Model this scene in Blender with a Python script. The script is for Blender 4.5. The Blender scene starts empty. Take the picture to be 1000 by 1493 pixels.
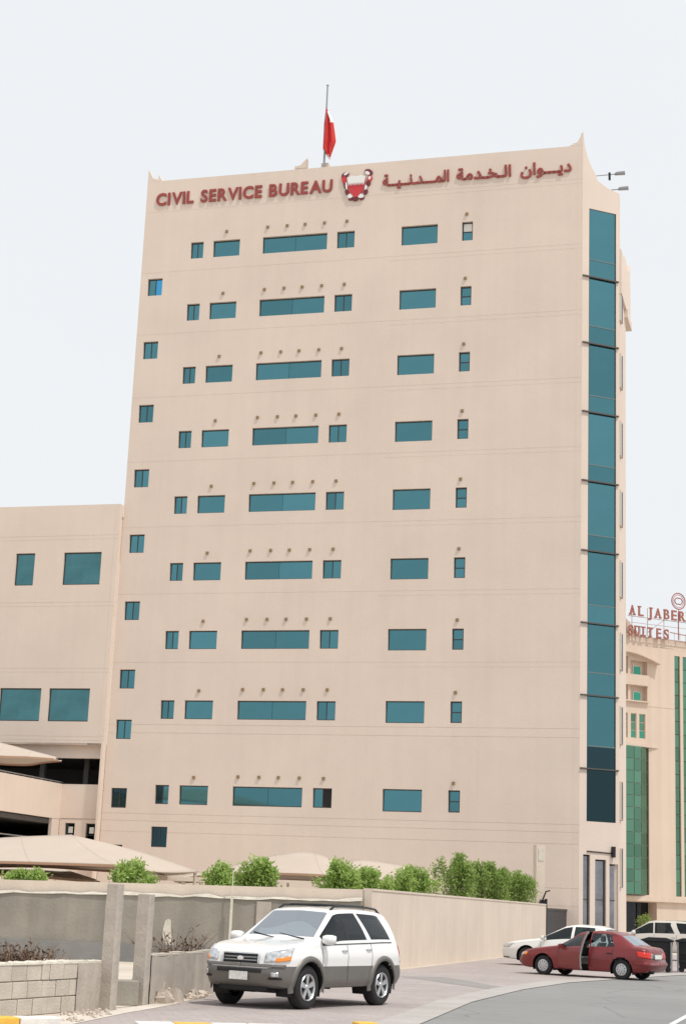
import bpy, math, random
import numpy as np
from mathutils import Vector, Matrix
random.seed(7)
S = bpy.context.scene
COL = S.collection
R = math.radians

# ---------------------------------------------------------------- camera
PITCH, ROLL, FPX = R(13.584), R(2.3365), 2386.0
CAMZ = 1.7
F = Vector((0, math.cos(PITCH), math.sin(PITCH)))
U = Vector((0, -math.sin(PITCH), math.cos(PITCH)))
Rt = Vector((1, 0, 0))
R2 = Rt * math.cos(ROLL) + U * math.sin(ROLL)
U2 = U * math.cos(ROLL) - Rt * math.sin(ROLL)
cam = bpy.data.cameras.new('camera')
cam.sensor_fit = 'VERTICAL'; cam.sensor_height = 24.0; cam.lens = FPX / 1493 * 24.0
cam.clip_start = 0.1; cam.clip_end = 6000
cam_o = bpy.data.objects.new('camera', cam); COL.objects.link(cam_o)
m = Matrix((R2, U2, -F)).transposed().to_4x4(); m.translation = (0, 0, CAMZ)
cam_o.matrix_world = m
S.camera = cam_o

# ---------------------------------------------------------------- sky and sun
SUN_AZ, SUN_EL = R(132), R(63)
w = bpy.data.worlds.new('World'); S.world = w; w.use_nodes = True
nt = w.node_tree; nt.nodes.clear()
sky = nt.nodes.new('ShaderNodeTexSky'); sky.sky_type = 'NISHITA'; sky.sun_disc = False
sky.sun_elevation = SUN_EL; sky.sun_rotation = SUN_AZ
sky.air_density = 1.0; sky.dust_density = 6.0; sky.ozone_density = 1.0
veil = nt.nodes.new('ShaderNodeMixRGB'); veil.blend_type = 'MIX'      # thin bright overcast over the blue
veil.inputs[0].default_value = 0.93
veil.inputs[2].default_value = (7.9, 8.27, 8.6, 1)
bg = nt.nodes.new('ShaderNodeBackground'); bg.inputs[1].default_value = 0.1
out = nt.nodes.new('ShaderNodeOutputWorld')
stc = nt.nodes.new('ShaderNodeTexCoord'); smp = nt.nodes.new('ShaderNodeMapping'); smp.inputs['Scale'].default_value = (1, 1, 2.2)
scl = nt.nodes.new('ShaderNodeTexNoise'); scl.inputs['Scale'].default_value = 2.6; scl.inputs['Detail'].default_value = 6
srg = nt.nodes.new('ShaderNodeMixRGB'); srg.inputs[1].default_value = (7.65, 7.95, 8.22, 1); srg.inputs[2].default_value = (8.2, 8.42, 8.6, 1)
nt.links.new(stc.outputs['Generated'], smp.inputs[0]); nt.links.new(smp.outputs[0], scl.inputs['Vector']); nt.links.new(scl.outputs['Fac'], srg.inputs[0]); nt.links.new(srg.outputs[0], veil.inputs[2])
nt.links.new(sky.outputs[0], veil.inputs[1]); nt.links.new(veil.outputs[0], bg.inputs[0]); nt.links.new(bg.outputs[0], out.inputs[0])
sl = bpy.data.lights.new('sun', 'SUN'); sl.energy = 2.4; sl.angle = R(2.2); sl.color = (1, .95, .87)
so = bpy.data.objects.new('sun', sl); COL.objects.link(so)
sd = Vector((math.sin(SUN_AZ) * math.cos(SUN_EL), math.cos(SUN_AZ) * math.cos(SUN_EL), math.sin(SUN_EL)))
so.rotation_euler = (-sd).to_track_quat('-Z', 'Y').to_euler(); so.location = (40, -40, 90)
S.view_settings.view_transform = 'Standard'; S.view_settings.look = 'None'
S.view_settings.exposure = 0.20; S.view_settings.gamma = 1.0; S.view_settings.use_curve_mapping = False

# ---------------------------------------------------------------- helpers
def mat(name, col, rough=.8, metal=0., noise=None, bump=None, streak=0., rnd=0., coat=0., spec=.5, col2=None):
    """noise=(scale, amount 0..1): blotches of lighter / darker colour; streak: vertical run-off stains; rnd: value change per object."""
    M_ = bpy.data.materials.new(name); M_.use_nodes = True
    n = M_.node_tree; b = n.nodes['Principled BSDF']
    b.inputs['Roughness'].default_value = rough; b.inputs['Metallic'].default_value = metal
    b.inputs['Coat Weight'].default_value = coat; b.inputs['Specular IOR Level'].default_value = spec
    b.inputs['Base Color'].default_value = (*col, 1)
    last = None
    tc = None
    def coord():
        nonlocal tc
        if tc is None: tc = n.nodes.new('ShaderNodeTexCoord')
        return tc.outputs['Object']
    def mul(prev, fac):
        x = n.nodes.new('ShaderNodeMixRGB'); x.blend_type = 'MULTIPLY'; x.inputs[0].default_value = 1
        if prev is None: x.inputs[1].default_value = (*col, 1)
        else: n.links.new(prev, x.inputs[1])
        n.links.new(fac, x.inputs[2]); return x.outputs[0]
    def rng(src, lo, hi, a=.3, c=.7):
        r_ = n.nodes.new('ShaderNodeMapRange'); r_.inputs[1].default_value = a; r_.inputs[2].default_value = c
        r_.inputs[3].default_value = lo; r_.inputs[4].default_value = hi; n.links.new(src, r_.inputs[0]); return r_.outputs[0]
    if noise:
        t = n.nodes.new('ShaderNodeTexNoise'); t.inputs['Scale'].default_value = noise[0]; t.inputs['Detail'].default_value = 7
        t.inputs['Roughness'].default_value = .62
        n.links.new(coord(), t.inputs['Vector'])
        if col2:
            x = n.nodes.new('ShaderNodeMixRGB'); x.inputs[1].default_value = (*col, 1); x.inputs[2].default_value = (*col2, 1)
            n.links.new(rng(t.outputs['Fac'], 0, 1, .38, .64), x.inputs[0]); last = x.outputs[0]
        else:
            last = mul(last, rng(t.outputs['Fac'], 1 - noise[1], 1 + noise[1]))
    if streak:
        mp = n.nodes.new('ShaderNodeMapping'); mp.inputs['Scale'].default_value = (1.3, 1.3, .035)
        n.links.new(coord(), mp.inputs[0])
        t = n.nodes.new('ShaderNodeTexNoise'); t.inputs['Scale'].default_value = 1.6; t.inputs['Detail'].default_value = 6
        n.links.new(mp.outputs[0], t.inputs['Vector'])
        last = mul(last, rng(t.outputs['Fac'], 1 - streak, 1 + streak * .35, .32, .6))
    if rnd:
        oi = n.nodes.new('ShaderNodeObjectInfo')
        last = mul(last, rng(oi.outputs['Random'], 1 - rnd, 1 + rnd, 0, 1))
    if last is not None: n.links.new(last, b.inputs['Base Color'])
    if bump:
        t = n.nodes.new('ShaderNodeTexNoise'); t.inputs['Scale'].default_value = bump[0]; t.inputs['Detail'].default_value = 5
        n.links.new(coord(), t.inputs['Vector'])
        bp = n.nodes.new('ShaderNodeBump'); bp.inputs['Strength'].default_value = bump[1]; bp.inputs['Distance'].default_value = .02
        n.links.new(t.outputs['Fac'], bp.inputs['Height']); n.links.new(bp.outputs[0], b.inputs['Normal'])
    return M_

def glassmat(name, tint, refl=.25, floor=0.):
    """thin glazing: tinted see-through with a mirror coat that strengthens at grazing angles"""
    M_ = bpy.data.materials.new(name); M_.use_nodes = True
    n = M_.node_tree; n.nodes.clear()
    o = n.nodes.new('ShaderNodeOutputMaterial'); mx = n.nodes.new('ShaderNodeMixShader')
    tr = n.nodes.new('ShaderNodeBsdfTransparent'); tr.inputs[0].default_value = (*tint, 1)
    gl = n.nodes.new('ShaderNodeBsdfGlossy'); gl.inputs[1].default_value = .02; gl.inputs[0].default_value = (.9, .95, 1, 1)
    lw = n.nodes.new('ShaderNodeFresnel'); lw.inputs[0].default_value = 1.0 + refl * 2
    ad = n.nodes.new('ShaderNodeMath'); ad.operation = 'ADD'; ad.use_clamp = True; ad.inputs[1].default_value = floor; n.links.new(lw.outputs[0], ad.inputs[0]); n.links.new(ad.outputs[0], mx.inputs[0]); n.links.new(tr.outputs[0], mx.inputs[1]); n.links.new(gl.outputs[0], mx.inputs[2])
    n.links.new(mx.outputs[0], o.inputs[0]); return M_

class MB:
    """collects shapes, builds ONE mesh object"""
    def __init__(s): s.v = []; s.f = []
    def add(s, vs, fs):
        b = len(s.v); s.v += [tuple(map(float, v)) for v in vs]; s.f += [tuple(b + i for i in f) for f in fs]; return s
    def box(s, x0, x1, y0, y1, z0, z1):
        return s.add([(x0, y0, z0), (x1, y0, z0), (x1, y1, z0), (x0, y1, z0), (x0, y0, z1), (x1, y0, z1), (x1, y1, z1), (x0, y1, z1)],
                     [(3, 2, 1, 0), (4, 5, 6, 7), (0, 1, 5, 4), (1, 2, 6, 5), (2, 3, 7, 6), (3, 0, 4, 7)])
    def quad(s, a, b, c, d): return s.add([a, b, c, d], [(0, 1, 2, 3)])
    def prism(s, poly, y0, y1):
        """outline in (x, z) (counter-clockwise seen from -y) extruded from y0 to y1"""
        k = len(poly)
        vs = [(x, y0, z) for x, z in poly] + [(x, y1, z) for x, z in poly]
        fs = [tuple(range(k)), tuple(range(2 * k - 1, k - 1, -1))] + [((i + 1) % k, i, k + i, k + (i + 1) % k) for i in range(k)]
        return s.add(vs, fs)
    def plan(s, poly, z0, z1):
        k = len(poly)
        vs = [(x, y, z0) for x, y in poly] + [(x, y, z1) for x, y in poly]
        fs = [tuple(range(k - 1, -1, -1)), tuple(range(k, 2 * k))] + [(i, (i + 1) % k, k + (i + 1) % k, k + i) for i in range(k)]
        return s.add(vs, fs)
    def tube(s, pts, r, n=8, cap=True):
        pts = [Vector(p) for p in pts]; rs = r if isinstance(r, (list, tuple)) else [r] * len(pts)
        vs = []; fs = []
        for i, p in enumerate(pts):
            d = (pts[min(i + 1, len(pts) - 1)] - pts[max(i - 1, 0)]).normalized()
            a = d.orthogonal().normalized() if i == 0 else (a - d * a.dot(d)).normalized()
            b = d.cross(a)
            for k in range(n):
                t = 2 * math.pi * k / n
                vs.append(p + (a * math.cos(t) + b * math.sin(t)) * rs[i])
        for i in range(len(pts) - 1):
            for k in range(n):
                k2 = (k + 1) % n
                fs.append((i * n + k, i * n + k2, (i + 1) * n + k2, (i + 1) * n + k))
        if cap: fs += [tuple(range(n - 1, -1, -1)), tuple((len(pts) - 1) * n + k for k in range(n))]
        return s.add(vs, fs)
    def lathe_y(s, prof, n=32, c=(0, 0, 0)):
        """profile of (radius, y) turned about the y axis"""
        vs = []; fs = []
        for r, y in prof:
            for k in range(n):
                t = 2 * math.pi * k / n; vs.append((c[0] + r * math.cos(t), c[1] + y, c[2] + r * math.sin(t)))
        for i in range(len(prof) - 1):
            for k in range(n):
                k2 = (k + 1) % n; fs.append((i * n + k, i * n + k2, (i + 1) * n + k2, (i + 1) * n + k))
        return s.add(vs, fs)
    def mesh(s, name, material, smooth=False):
        me = bpy.data.meshes.new(name); me.from_pydata(s.v, [], s.f); me.validate()
        if material:
            for q in (material if isinstance(material, (list, tuple)) else [material]): me.materials.append(q)
        if smooth: me.polygons.foreach_set('use_smooth', [True] * len(me.polygons))
        me.update(); return me
    def build(s, name, material, parent=None, loc=None, smooth=False, bevel=0.):
        o = bpy.data.objects.new(name, s.mesh(name, material, smooth)); COL.objects.link(o)
        if parent: o.parent = parent
        if loc: o.location = loc
        if bevel:
            bm = o.modifiers.new('bevel', 'BEVEL'); bm.width = bevel; bm.segments = 2; bm.limit_method = 'ANGLE'
        return o

def inst(name, me, parent=None, loc=(0, 0, 0), rot=None):
    o = bpy.data.objects.new(name, me); COL.objects.link(o); o.location = loc
    if rot: o.rotation_euler = rot
    if parent: o.parent = parent
    return o

def tag(o, label, cat, group=None):
    o['label'] = label; o['category'] = cat
    if group: o['group'] = group
    return o

def thing(name, label, cat, loc=(0, 0, 0), rz=0., group=None):
    o = bpy.data.objects.new(name, None); COL.objects.link(o); o.location = loc; o.rotation_euler = (0, 0, rz)
    o.empty_display_size = .3
    return tag(o, label, cat, group)

def struct(o): o['kind'] = 'structure'; return o

def copy_tree(o, parent=None):
    c = o.copy(); COL.objects.link(c)
    if parent: c.parent = parent
    for ch in list(o.children): copy_tree(ch, c)
    return c

def grid_wall(us, zs, regions, y0=0., back=None):
    """wall in the x-z plane facing -y with recesses: regions = (u0, u1, z0, z1, depth or None for a hole with reveal .25)"""
    regions = [(max(r_[0], min(us)), min(r_[1], max(us)), max(r_[2], min(zs)), min(r_[3], max(zs)), r_[4]) for r_ in regions]
    us = sorted(set([round(x, 4) for x in us] + [round(v, 4) for r_ in regions for v in r_[:2]]))
    zs = sorted(set([round(x, 4) for x in zs] + [round(v, 4) for r_ in regions for v in r_[2:4]]))
    nu, nz = len(us) - 1, len(zs) - 1
    D = np.zeros((nu, nz)); Hh = np.zeros((nu, nz), bool)
    cu = [(us[i] + us[i + 1]) / 2 for i in range(nu)]; cz = [(zs[i] + zs[i + 1]) / 2 for i in range(nz)]
    for (a, b, c, d, dep) in regions:
        for i in range(nu):
            if a < cu[i] < b:
                for j in range(nz):
                    if c < cz[j] < d:
                        if dep is None: Hh[i, j] = True; D[i, j] = .25
                        else: D[i, j] = max(D[i, j], dep)
    mb = MB(); idx = {}
    def V(i, j, d):
        k = (i, j, round(d, 4))
        if k not in idx: idx[k] = len(mb.v); mb.v.append((us[i], y0 + d, zs[j]))
        return idx[k]
    for i in range(nu):
        for j in range(nz):
            d = D[i, j]
            if not Hh[i, j]: mb.f.append((V(i, j, d), V(i + 1, j, d), V(i + 1, j + 1, d), V(i, j + 1, d)))
            if i + 1 < nu and abs(D[i + 1, j] - d) > 1e-6:
                e = D[i + 1, j]; mb.f.append((V(i + 1, j, d), V(i + 1, j, e), V(i + 1, j + 1, e), V(i + 1, j + 1, d)))
            if j + 1 < nz and abs(D[i, j + 1] - d) > 1e-6:
                e = D[i, j + 1]; mb.f.append((V(i, j + 1, d), V(i + 1, j + 1, d), V(i + 1, j + 1, e), V(i, j + 1, e)))
    return mb

def frame_mesh(wd, ht, bar, dep=.06, mull=(), trans=()):
    """ring of bars, lower left corner at the origin, optional vertical bars at x in mull, horizontal ones at z in trans"""
    b = MB()
    b.box(0, bar, 0, dep, 0, ht).box(wd - bar, wd, 0, dep, 0, ht).box(bar, wd - bar, 0, dep, 0, bar).box(bar, wd - bar, 0, dep, ht - bar, ht)
    for x in mull: b.box(x - bar * .4, x + bar * .4, .004, dep - .004, bar, ht - bar)
    for z in trans: b.box(bar, wd - bar, .005, dep - .005, z - bar * .4, z + bar * .4)
    return b

# ---------------------------------------------------------------- materials
m_tower = mat('tower_stucco', (.70, .592, .513), .9, noise=(.22, .05), bump=(9, .25), streak=.018)
m_annex = mat('annexe_stucco', (.715, .603, .518), .9, noise=(.25, .045), bump=(9, .25), streak=.018)
m_wallpaint = mat('cream_wall_paint', (.66, .565, .475), .9, noise=(.45, .07), bump=(12, .3), streak=.05)
m_hotel = mat('peach_stucco', (.66, .54, .448), .9, noise=(.3, .04), bump=(8, .2), streak=.05)
m_teal = mat('teal_mirror_glass', (.09, .235, .268), .06, 1., rnd=.15, noise=(.35, .06))
m_tealclear = mat('pale_teal_glass', (.14, .36, .42), .06, 1.)
m_bluepane = mat('bright_blue_glass', (.08, .36, .62), .06, 1.)
m_darkpane = mat('dark_glass', (.03, .06, .07), .06, 1., rnd=.2)
m_frame = mat('bronze_frame', (.055, .055, .055), .45, .3)
m_darkmetal = mat('dark_metal', (.03, .032, .036), .4, .6)
m_grey = mat('grey_metal', (.32, .33, .34), .4, .7)
m_black = mat('matt_black', (.012, .012, .013), .7)
m_beam = mat('brown_wood', (.27, .18, .10), .8)
m_letter = mat('red_letters', (.30, .052, .042), .45, noise=(2, .1))
m_white = mat('white_paint', (.78, .78, .77), .5)
m_red = mat('emblem_red', (.55, .035, .045), .45)
m_dred = mat('emblem_maroon', (.16, .018, .03), .5)
m_flagred = mat('flag_red', (.58, .03, .028), .85)
m_roof = mat('roof_grey', (.42, .38, .33), .9)
m_conc = mat('grey_render', (.285, .262, .225), .95, noise=(.9, .16), bump=(14, .5), streak=.12)
m_footing = mat('dark_footing', (.225, .222, .212), .95, noise=(1.2, .14), bump=(14, .4))
m_mortar = mat('pale_mortar', (.62, .58, .50), .95, noise=(4, .15), bump=(20, .5))
m_block = mat('concrete_block', (.50, .45, .385), .95, noise=(3, .12), bump=(30, .6), rnd=.07)
m_post = mat('precast_concrete', (.43, .385, .335), .95, noise=(3, .14), bump=(25, .35), streak=.1)
m_joint = mat('mortar_joint', (.38, .345, .30), .95, noise=(5, .1))
m_fabric = mat('shade_fabric', (.495, .415, .35), .85, noise=(1, .03))
m_fabric_trim = mat('shade_fabric_hem', (.42, .25, .16), .85)
m_dry = mat('dry_brush', (.21, .145, .105), .9, noise=(3, .3))
m_twig = mat('twig', (.16, .13, .09), .9)
m_rubble = mat('rubble', (.55, .47, .40), .95, noise=(5, .2), rnd=.2)
m_green = mat('green_glass', (.135, .275, .185), .1, 1., rnd=.2)
m_greenl = mat('green_window', (.07, .36, .24), .1, .7, rnd=.12)
m_sign = mat('hotel_sign_red', (.36, .125, .10), .6)
m_tyre = mat('tyre_rubber', (.018, .018, .019), .85)
m_alloy = mat('alloy_silver', (.62, .63, .65), .3, .85)
m_hub = mat('wheel_cover_grey', (.50, .51, .52), .45, .4)
m_chrome = mat('chrome', (.75, .76, .78), .12, 1.)
m_clad = mat('grey_cladding', (.165, .155, .143), .4, .25, noise=(3, .08))
m_suvwhite = mat('white_car_paint', (.80, .80, .79), .32, 0, coat=.8)
m_accwhite = mat('white_sedan_paint', (.78, .78, .75), .32, 0, coat=.8)
m_redpaint = mat('maroon_car_paint', (.185, .011, .013), .36, .1, coat=.5, noise=(2.5, .12))
m_silver = mat('champagne_car_paint', (.62, .57, .51), .34, .35, coat=.7)
m_lamp = mat('headlamp_lens', (.62, .64, .66), .1, .55, noise=(14, .4))
m_amber = mat('amber_lens', (.85, .27, .04), .2)
m_tail = mat('tail_lens', (.62, .03, .02), .2)
m_plate = mat('number_plate', (.74, .74, .70), .5, noise=(22, .25))
m_inside = mat('cabin_trim', (.10, .10, .10), .85)
m_seat = mat('seat_cloth', (.22, .21, .20), .9)
m_shade = mat('white_sunshade', (.85, .87, .88), .6)
g_clear = glassmat('car_glass', (.62, .70, .70), .30)
g_tint = glassmat('car_glass_tinted', (.20, .22, .22), .22)
g_wind = glassmat('windscreen_glass', (.80, .87, .88), .5, .30)

def leafmat(name, a, b):
    M_ = mat(name, a, .6, noise=(5, .0), col2=b); M_.node_tree.nodes['Principled BSDF'].inputs['Subsurface Weight'].default_value = 0
    n = M_.node_tree; bs = n.nodes['Principled BSDF']; o = n.nodes['Material Output']
    tl = n.nodes.new('ShaderNodeBsdfTranslucent'); tl.inputs[0].default_value = (*[min(1, c * 1.6) for c in b], 1)
    mx = n.nodes.new('ShaderNodeMixShader'); mx.inputs[0].default_value = .3
    n.links.new(bs.outputs[0], mx.inputs[1]); n.links.new(tl.outputs[0], mx.inputs[2]); n.links.new(mx.outputs[0], o.inputs[0])
    return M_
m_leafA = leafmat('leaf_light_green', (.19, .29, .06), (.36, .48, .14))
m_leafB = leafmat('leaf_mid_green', (.145, .225, .048), (.28, .385, .105))

def groundmat(name, ca, cb, scale, paver=None, crack=0.):
    M_ = bpy.data.materials.new(name); M_.use_nodes = True; n = M_.node_tree; b = n.nodes['Principled BSDF']
    b.inputs['Roughness'].default_value = .92; b.inputs['Specular IOR Level'].default_value = .25
    tc = n.nodes.new('ShaderNodeTexCoord')
    t = n.nodes.new('ShaderNodeTexNoise'); t.inputs['Scale'].default_value = scale; t.inputs['Detail'].default_value = 10; t.inputs['Roughness'].default_value = .65
    n.links.new(tc.outputs['Object'], t.inputs['Vector'])
    x = n.nodes.new('ShaderNodeMixRGB'); x.inputs[1].default_value = (*ca, 1); x.inputs[2].default_value = (*cb, 1)
    mr = n.nodes.new('ShaderNodeMapRange'); mr.inputs[1].default_value = .36; mr.inputs[2].default_value = .66
    n.links.new(t.outputs['Fac'], mr.inputs[0]); n.links.new(mr.outputs[0], x.inputs[0])
    f = n.nodes.new('ShaderNodeTexNoise'); f.inputs['Scale'].default_value = 38; f.inputs['Detail'].default_value = 4
    n.links.new(tc.outputs['Object'], f.inputs['Vector'])
    mr2 = n.nodes.new('ShaderNodeMapRange'); mr2.inputs[1].default_value = .3; mr2.inputs[2].default_value = .7; mr2.inputs[3].default_value = .86; mr2.inputs[4].default_value = 1.12
    n.links.new(f.outputs['Fac'], mr2.inputs[0])
    y = n.nodes.new('ShaderNodeMixRGB'); y.blend_type = 'MULTIPLY'; y.inputs[0].default_value = 1
    n.links.new(x.outputs[0], y.inputs[1]); n.links.new(mr2.outputs[0], y.inputs[2]); last = y.outputs[0]
    h = f.outputs['Fac']
    st = n.nodes.new('ShaderNodeTexNoise'); st.inputs['Scale'].default_value = 1.1; st.inputs['Detail'].default_value = 9; st.inputs['Roughness'].default_value = .7
    n.links.new(tc.outputs['Object'], st.inputs['Vector'])
    ms = n.nodes.new('ShaderNodeMapRange'); ms.inputs[1].default_value = .60; ms.inputs[2].default_value = .74; ms.inputs[3].default_value = 1.0; ms.inputs[4].default_value = .74
    n.links.new(st.outputs['Fac'], ms.inputs[0])
    q = n.nodes.new('ShaderNodeMixRGB'); q.blend_type = 'MULTIPLY'; q.inputs[0].default_value = 1; n.links.new(last, q.inputs[1]); n.links.new(ms.outputs[0], q.inputs[2]); last = q.outputs[0]
    if crack:
        vo = n.nodes.new('ShaderNodeTexVoronoi'); vo.feature = 'DISTANCE_TO_EDGE'; vo.inputs['Scale'].default_value = .33
        wv = n.nodes.new('ShaderNodeMixRGB'); wv.inputs[0].default_value = .12; n.links.new(tc.outputs['Object'], wv.inputs[1]); n.links.new(st.outputs['Color'], wv.inputs[2]); n.links.new(wv.outputs[0], vo.inputs['Vector'])
        mc = n.nodes.new('ShaderNodeMapRange'); mc.inputs[1].default_value = .0; mc.inputs[2].default_value = .012; mc.inputs[3].default_value = 1 - crack; mc.inputs[4].default_value = 1.0
        n.links.new(vo.outputs['Distance'], mc.inputs[0])
        q2 = n.nodes.new('ShaderNodeMixRGB'); q2.blend_type = 'MULTIPLY'; q2.inputs[0].default_value = 1; n.links.new(last, q2.inputs[1]); n.links.new(mc.outputs[0], q2.inputs[2]); last = q2.outputs[0]
    if paver:
        br = n.nodes.new('ShaderNodeTexBrick'); br.inputs['Scale'].default_value = 1.0
        br.inputs['Brick Width'].default_value = .22; br.inputs['Row Height'].default_value = .11; br.inputs['Mortar Size'].default_value = .006
        br.inputs['Color1'].default_value = (1, 1, 1, 1); br.inputs['Color2'].default_value = (.86, .84, .84, 1); br.inputs['Mortar'].default_value = (.62, .60, .58, 1)
        mp = n.nodes.new('ShaderNodeMapping'); mp.inputs['Rotation'].default_value = (0, 0, .6); n.links.new(tc.outputs['Object'], mp.inputs[0]); n.links.new(mp.outputs[0], br.inputs['Vector'])
        z = n.nodes.new('ShaderNodeMixRGB'); z.blend_type = 'MULTIPLY'; z.inputs[0].default_value = paver
        n.links.new(last, z.inputs[1]); n.links.new(br.outputs['Color'], z.inputs[2]); last = z.outputs[0]
    n.links.new(last, b.inputs['Base Color'])
    bp = n.nodes.new('ShaderNodeBump'); bp.inputs['Strength'].default_value = .3; bp.inputs['Distance'].default_value = .01
    n.links.new(h, bp.inputs['Height']); n.links.new(bp.outputs[0], b.inputs['Normal'])
    return M_
m_sand = groundmat('sandy_ground', (.50, .43, .36), (.60, .53, .46), .35)
m_pave = groundmat('pink_paver', (.385, .338, .326), (.455, .405, .392), .28, paver=.8)
m_asph = groundmat('asphalt', (.232, .231, .228), (.275, .274, .27), .22, crack=.25)
m_border = groundmat('pale_kerb_strip', (.385, .36, .342), (.455, .43, .408), .8)
m_patch = groundmat('dark_paving_patch', (.29, .275, .265), (.34, .32, .31), .5, paver=.6)
m_dust = groundmat('dusty_verge', (.55, .49, .43), (.66, .60, .53), .9)

#@@SETTING
# ---------------------------------------------------------------- ground, road, paving
def sheet(name, poly, z, material):
    b = MB(); b.add([(x, y, z) for x, y in poly], [tuple(range(len(poly)))]); return struct(b.build(name, material))
g = MB(); g.quad((-2500, -2500, 0), (2500, -2500, 0), (2500, 2500, 0), (-2500, 2500, 0)); struct(g.build('ground', m_sand))
edge = [(-.9, 17.5), (.95, 26.1), (2.4, 33.4), (4.14, 39.8), (5.96, 45.05), (10.2, 53.5), (17, 66), (30, 88)]
road_e = [(x + .45, y - .1) for x, y in edge]
sheet('road', road_e + [(80, 88), (60, 10), (6, 4), (-.8, 4)], .004, m_asph)
pave_w = [(30, 90), (13.5, 87), (10.6, 81), (1.6, 47.3), (-1.0, 41), (-1.9, 34.6), (-2.75, 28.4), (-3.3, 26.2), (-3.6, 23.0), (-3.2, 17.5)]
sheet('pavement', edge + pave_w, .008, m_pave)
sheet('paving_patch', [(2.0, 44.6), (3.2, 45.4), (4.6, 39.2), (4.05, 38.6), (3.1, 41.2)], .012, m_patch)
bd = MB()
for i in range(len(edge) - 1):
    (x0, y0), (x1, y1) = edge[i], edge[i + 1]
    bd.quad((x0 - .15, y0 + .05, .016), (x0 + .5, y0 - .1, .016), (x1 + .5, y1 - .1, .016), (x1 - .15, y1 + .05, .016))
struct(bd.build('paving_border', m_border))
sheet('dust_verge', [(-4.4, 23.2), (-3.45, 23.0), (-3.0, 26.0), (-2.55, 28.3), (-1.9, 33.6), (-2.5, 33.6), (-2.85, 28.6), (-3.25, 26.5)], .013, m_dust)
lm = MB(); lm.quad((5.85, 28.9, .010), (5.95, 28.85, .010), (7.05, 32.4, .010), (6.95, 32.45, .010)); lm.quad((4.3, 23.0, .010), (4.45, 22.9, .010), (5.1, 26, .010), (4.95, 26.1, .010))
struct(lm.build('lane_marking', mat('road_paint', (.66, .66, .64), .8, noise=(6, .2))))
# kerb stones at the bottom of the picture
m_kwhite = mat('kerb_white', (.70, .68, .64), .85, noise=(4, .14), bump=(25, .4))
m_kyel = mat('kerb_yellow', (.72, .42, .07), .85, noise=(4, .16), bump=(25, .4))
kb = bpy.data.objects.new('kerb', None); COL.objects.link(kb); kb['kind'] = 'structure'
def kerbrun(x0, y0, x1, y1, cols, wd=.3):
    L_ = math.hypot(x1 - x0, y1 - y0); k = len(cols); a = math.atan2(y1 - y0, x1 - x0)
    for i, c in enumerate(cols):
        b = MB(); b.box(0, L_ / k - .012, -wd, 0, 0, .14)
        o = b.build('kerb_stone', c, kb, bevel=.02); t = i / k
        o.location = (x0 + (x1 - x0) * t, y0 + (y1 - y0) * t, 0); o.rotation_euler = (0, 0, a)
kerbrun(-2.48, 22.62, -.52, 23.18, [m_kwhite, m_kyel, m_kwhite, m_kwhite])
kerbrun(.42, 24.3, .72, 24.4, [m_kyel])
kerbrun(-4.6, 22.3, -3.6, 22.98, [m_kyel, m_kwhite])
isl = MB(); isl.box(-2.1, .2, 20.5, 22.3, 0, .1); struct(isl.build('kerb_island', m_border))

# ---------------------------------------------------------------- office tower
TZ = -R(15.954)
def lx_(a): return 1
tower = thing('office_tower', 'tall beige ten storey office tower with rows of teal windows and a glazed corner strip', 'building', (0, 90, 0), TZ)
def T(u, y, z):
    c, s = math.cos(TZ), math.sin(TZ)
    return Vector((c * u - s * y, 90 + s * u + c * y, z))
PIT = 3.976
UL, UR, ZR = -13.38, 13.42, 44.8
colsU = {'A': (-10.26, -9.44), 'B': (-8.82, -7.12), 'C': (-5.68, -1.66), 'D': (-1.06, .02), 'E': (2.85, 5.02), 'F': (6.45, 7.09)}
rows = [40.56 - PIT * k for k in range(8)] + [7.98]
wins = []
for k, zt in enumerate(rows):
    for c, (a, b) in colsU.items():
        ht = 1.06 if c in 'ABCD' else 1.2
        if c == 'F': ht = 1.17
        zt2 = zt + (.03 if c in 'EF' else 0)
        if k == 8 and c in 'AD': zt2 -= .0
        wins.append((c, k, a, b, zt2 - ht, zt2))
for k, zt in enumerate((36.67, 32.63, 28.65, 24.67, 20.72, 16.75, 12.78, 9.91, 6.06)):
    wins.append(('G', k, -12.90, -11.95, zt + 1.7 - 1.1, zt + 1.7))
wins.append(('G', 9, -10.34, -9.38, 4.56, 5.68))
wins.append(('G', 10, -12.95, -12.0, 3.55, 4.63))
regs = [(a, b, z0, z1, None) for (_, _, a, b, z0, z1) in wins]
for k in range(-1, 8):
    z = 38.72 - PIT * k
    if k < 7: regs += [(UL - 1, UR + 1, z, z + .03, .006), (2.18, UR + 1, z - .26, z - .235, .005)]
for z in (11.32, 10.85, 6.35, 5.95, 5.35, 3.1, 2.2):
    regs.append((UL - 1, UR + 1, z, z + .035, .009))
regs = [r_ if r_[4] is None else r_ for r_ in regs]
regs.append((7.98, 8.01, 6.4, 12.0, .006)); regs.append((13.08, 13.10, 0, 44, .006))
gw = grid_wall([UL, UR], [0, ZR], regs)
gw.build('front_wall', m_tower, tower)
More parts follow.
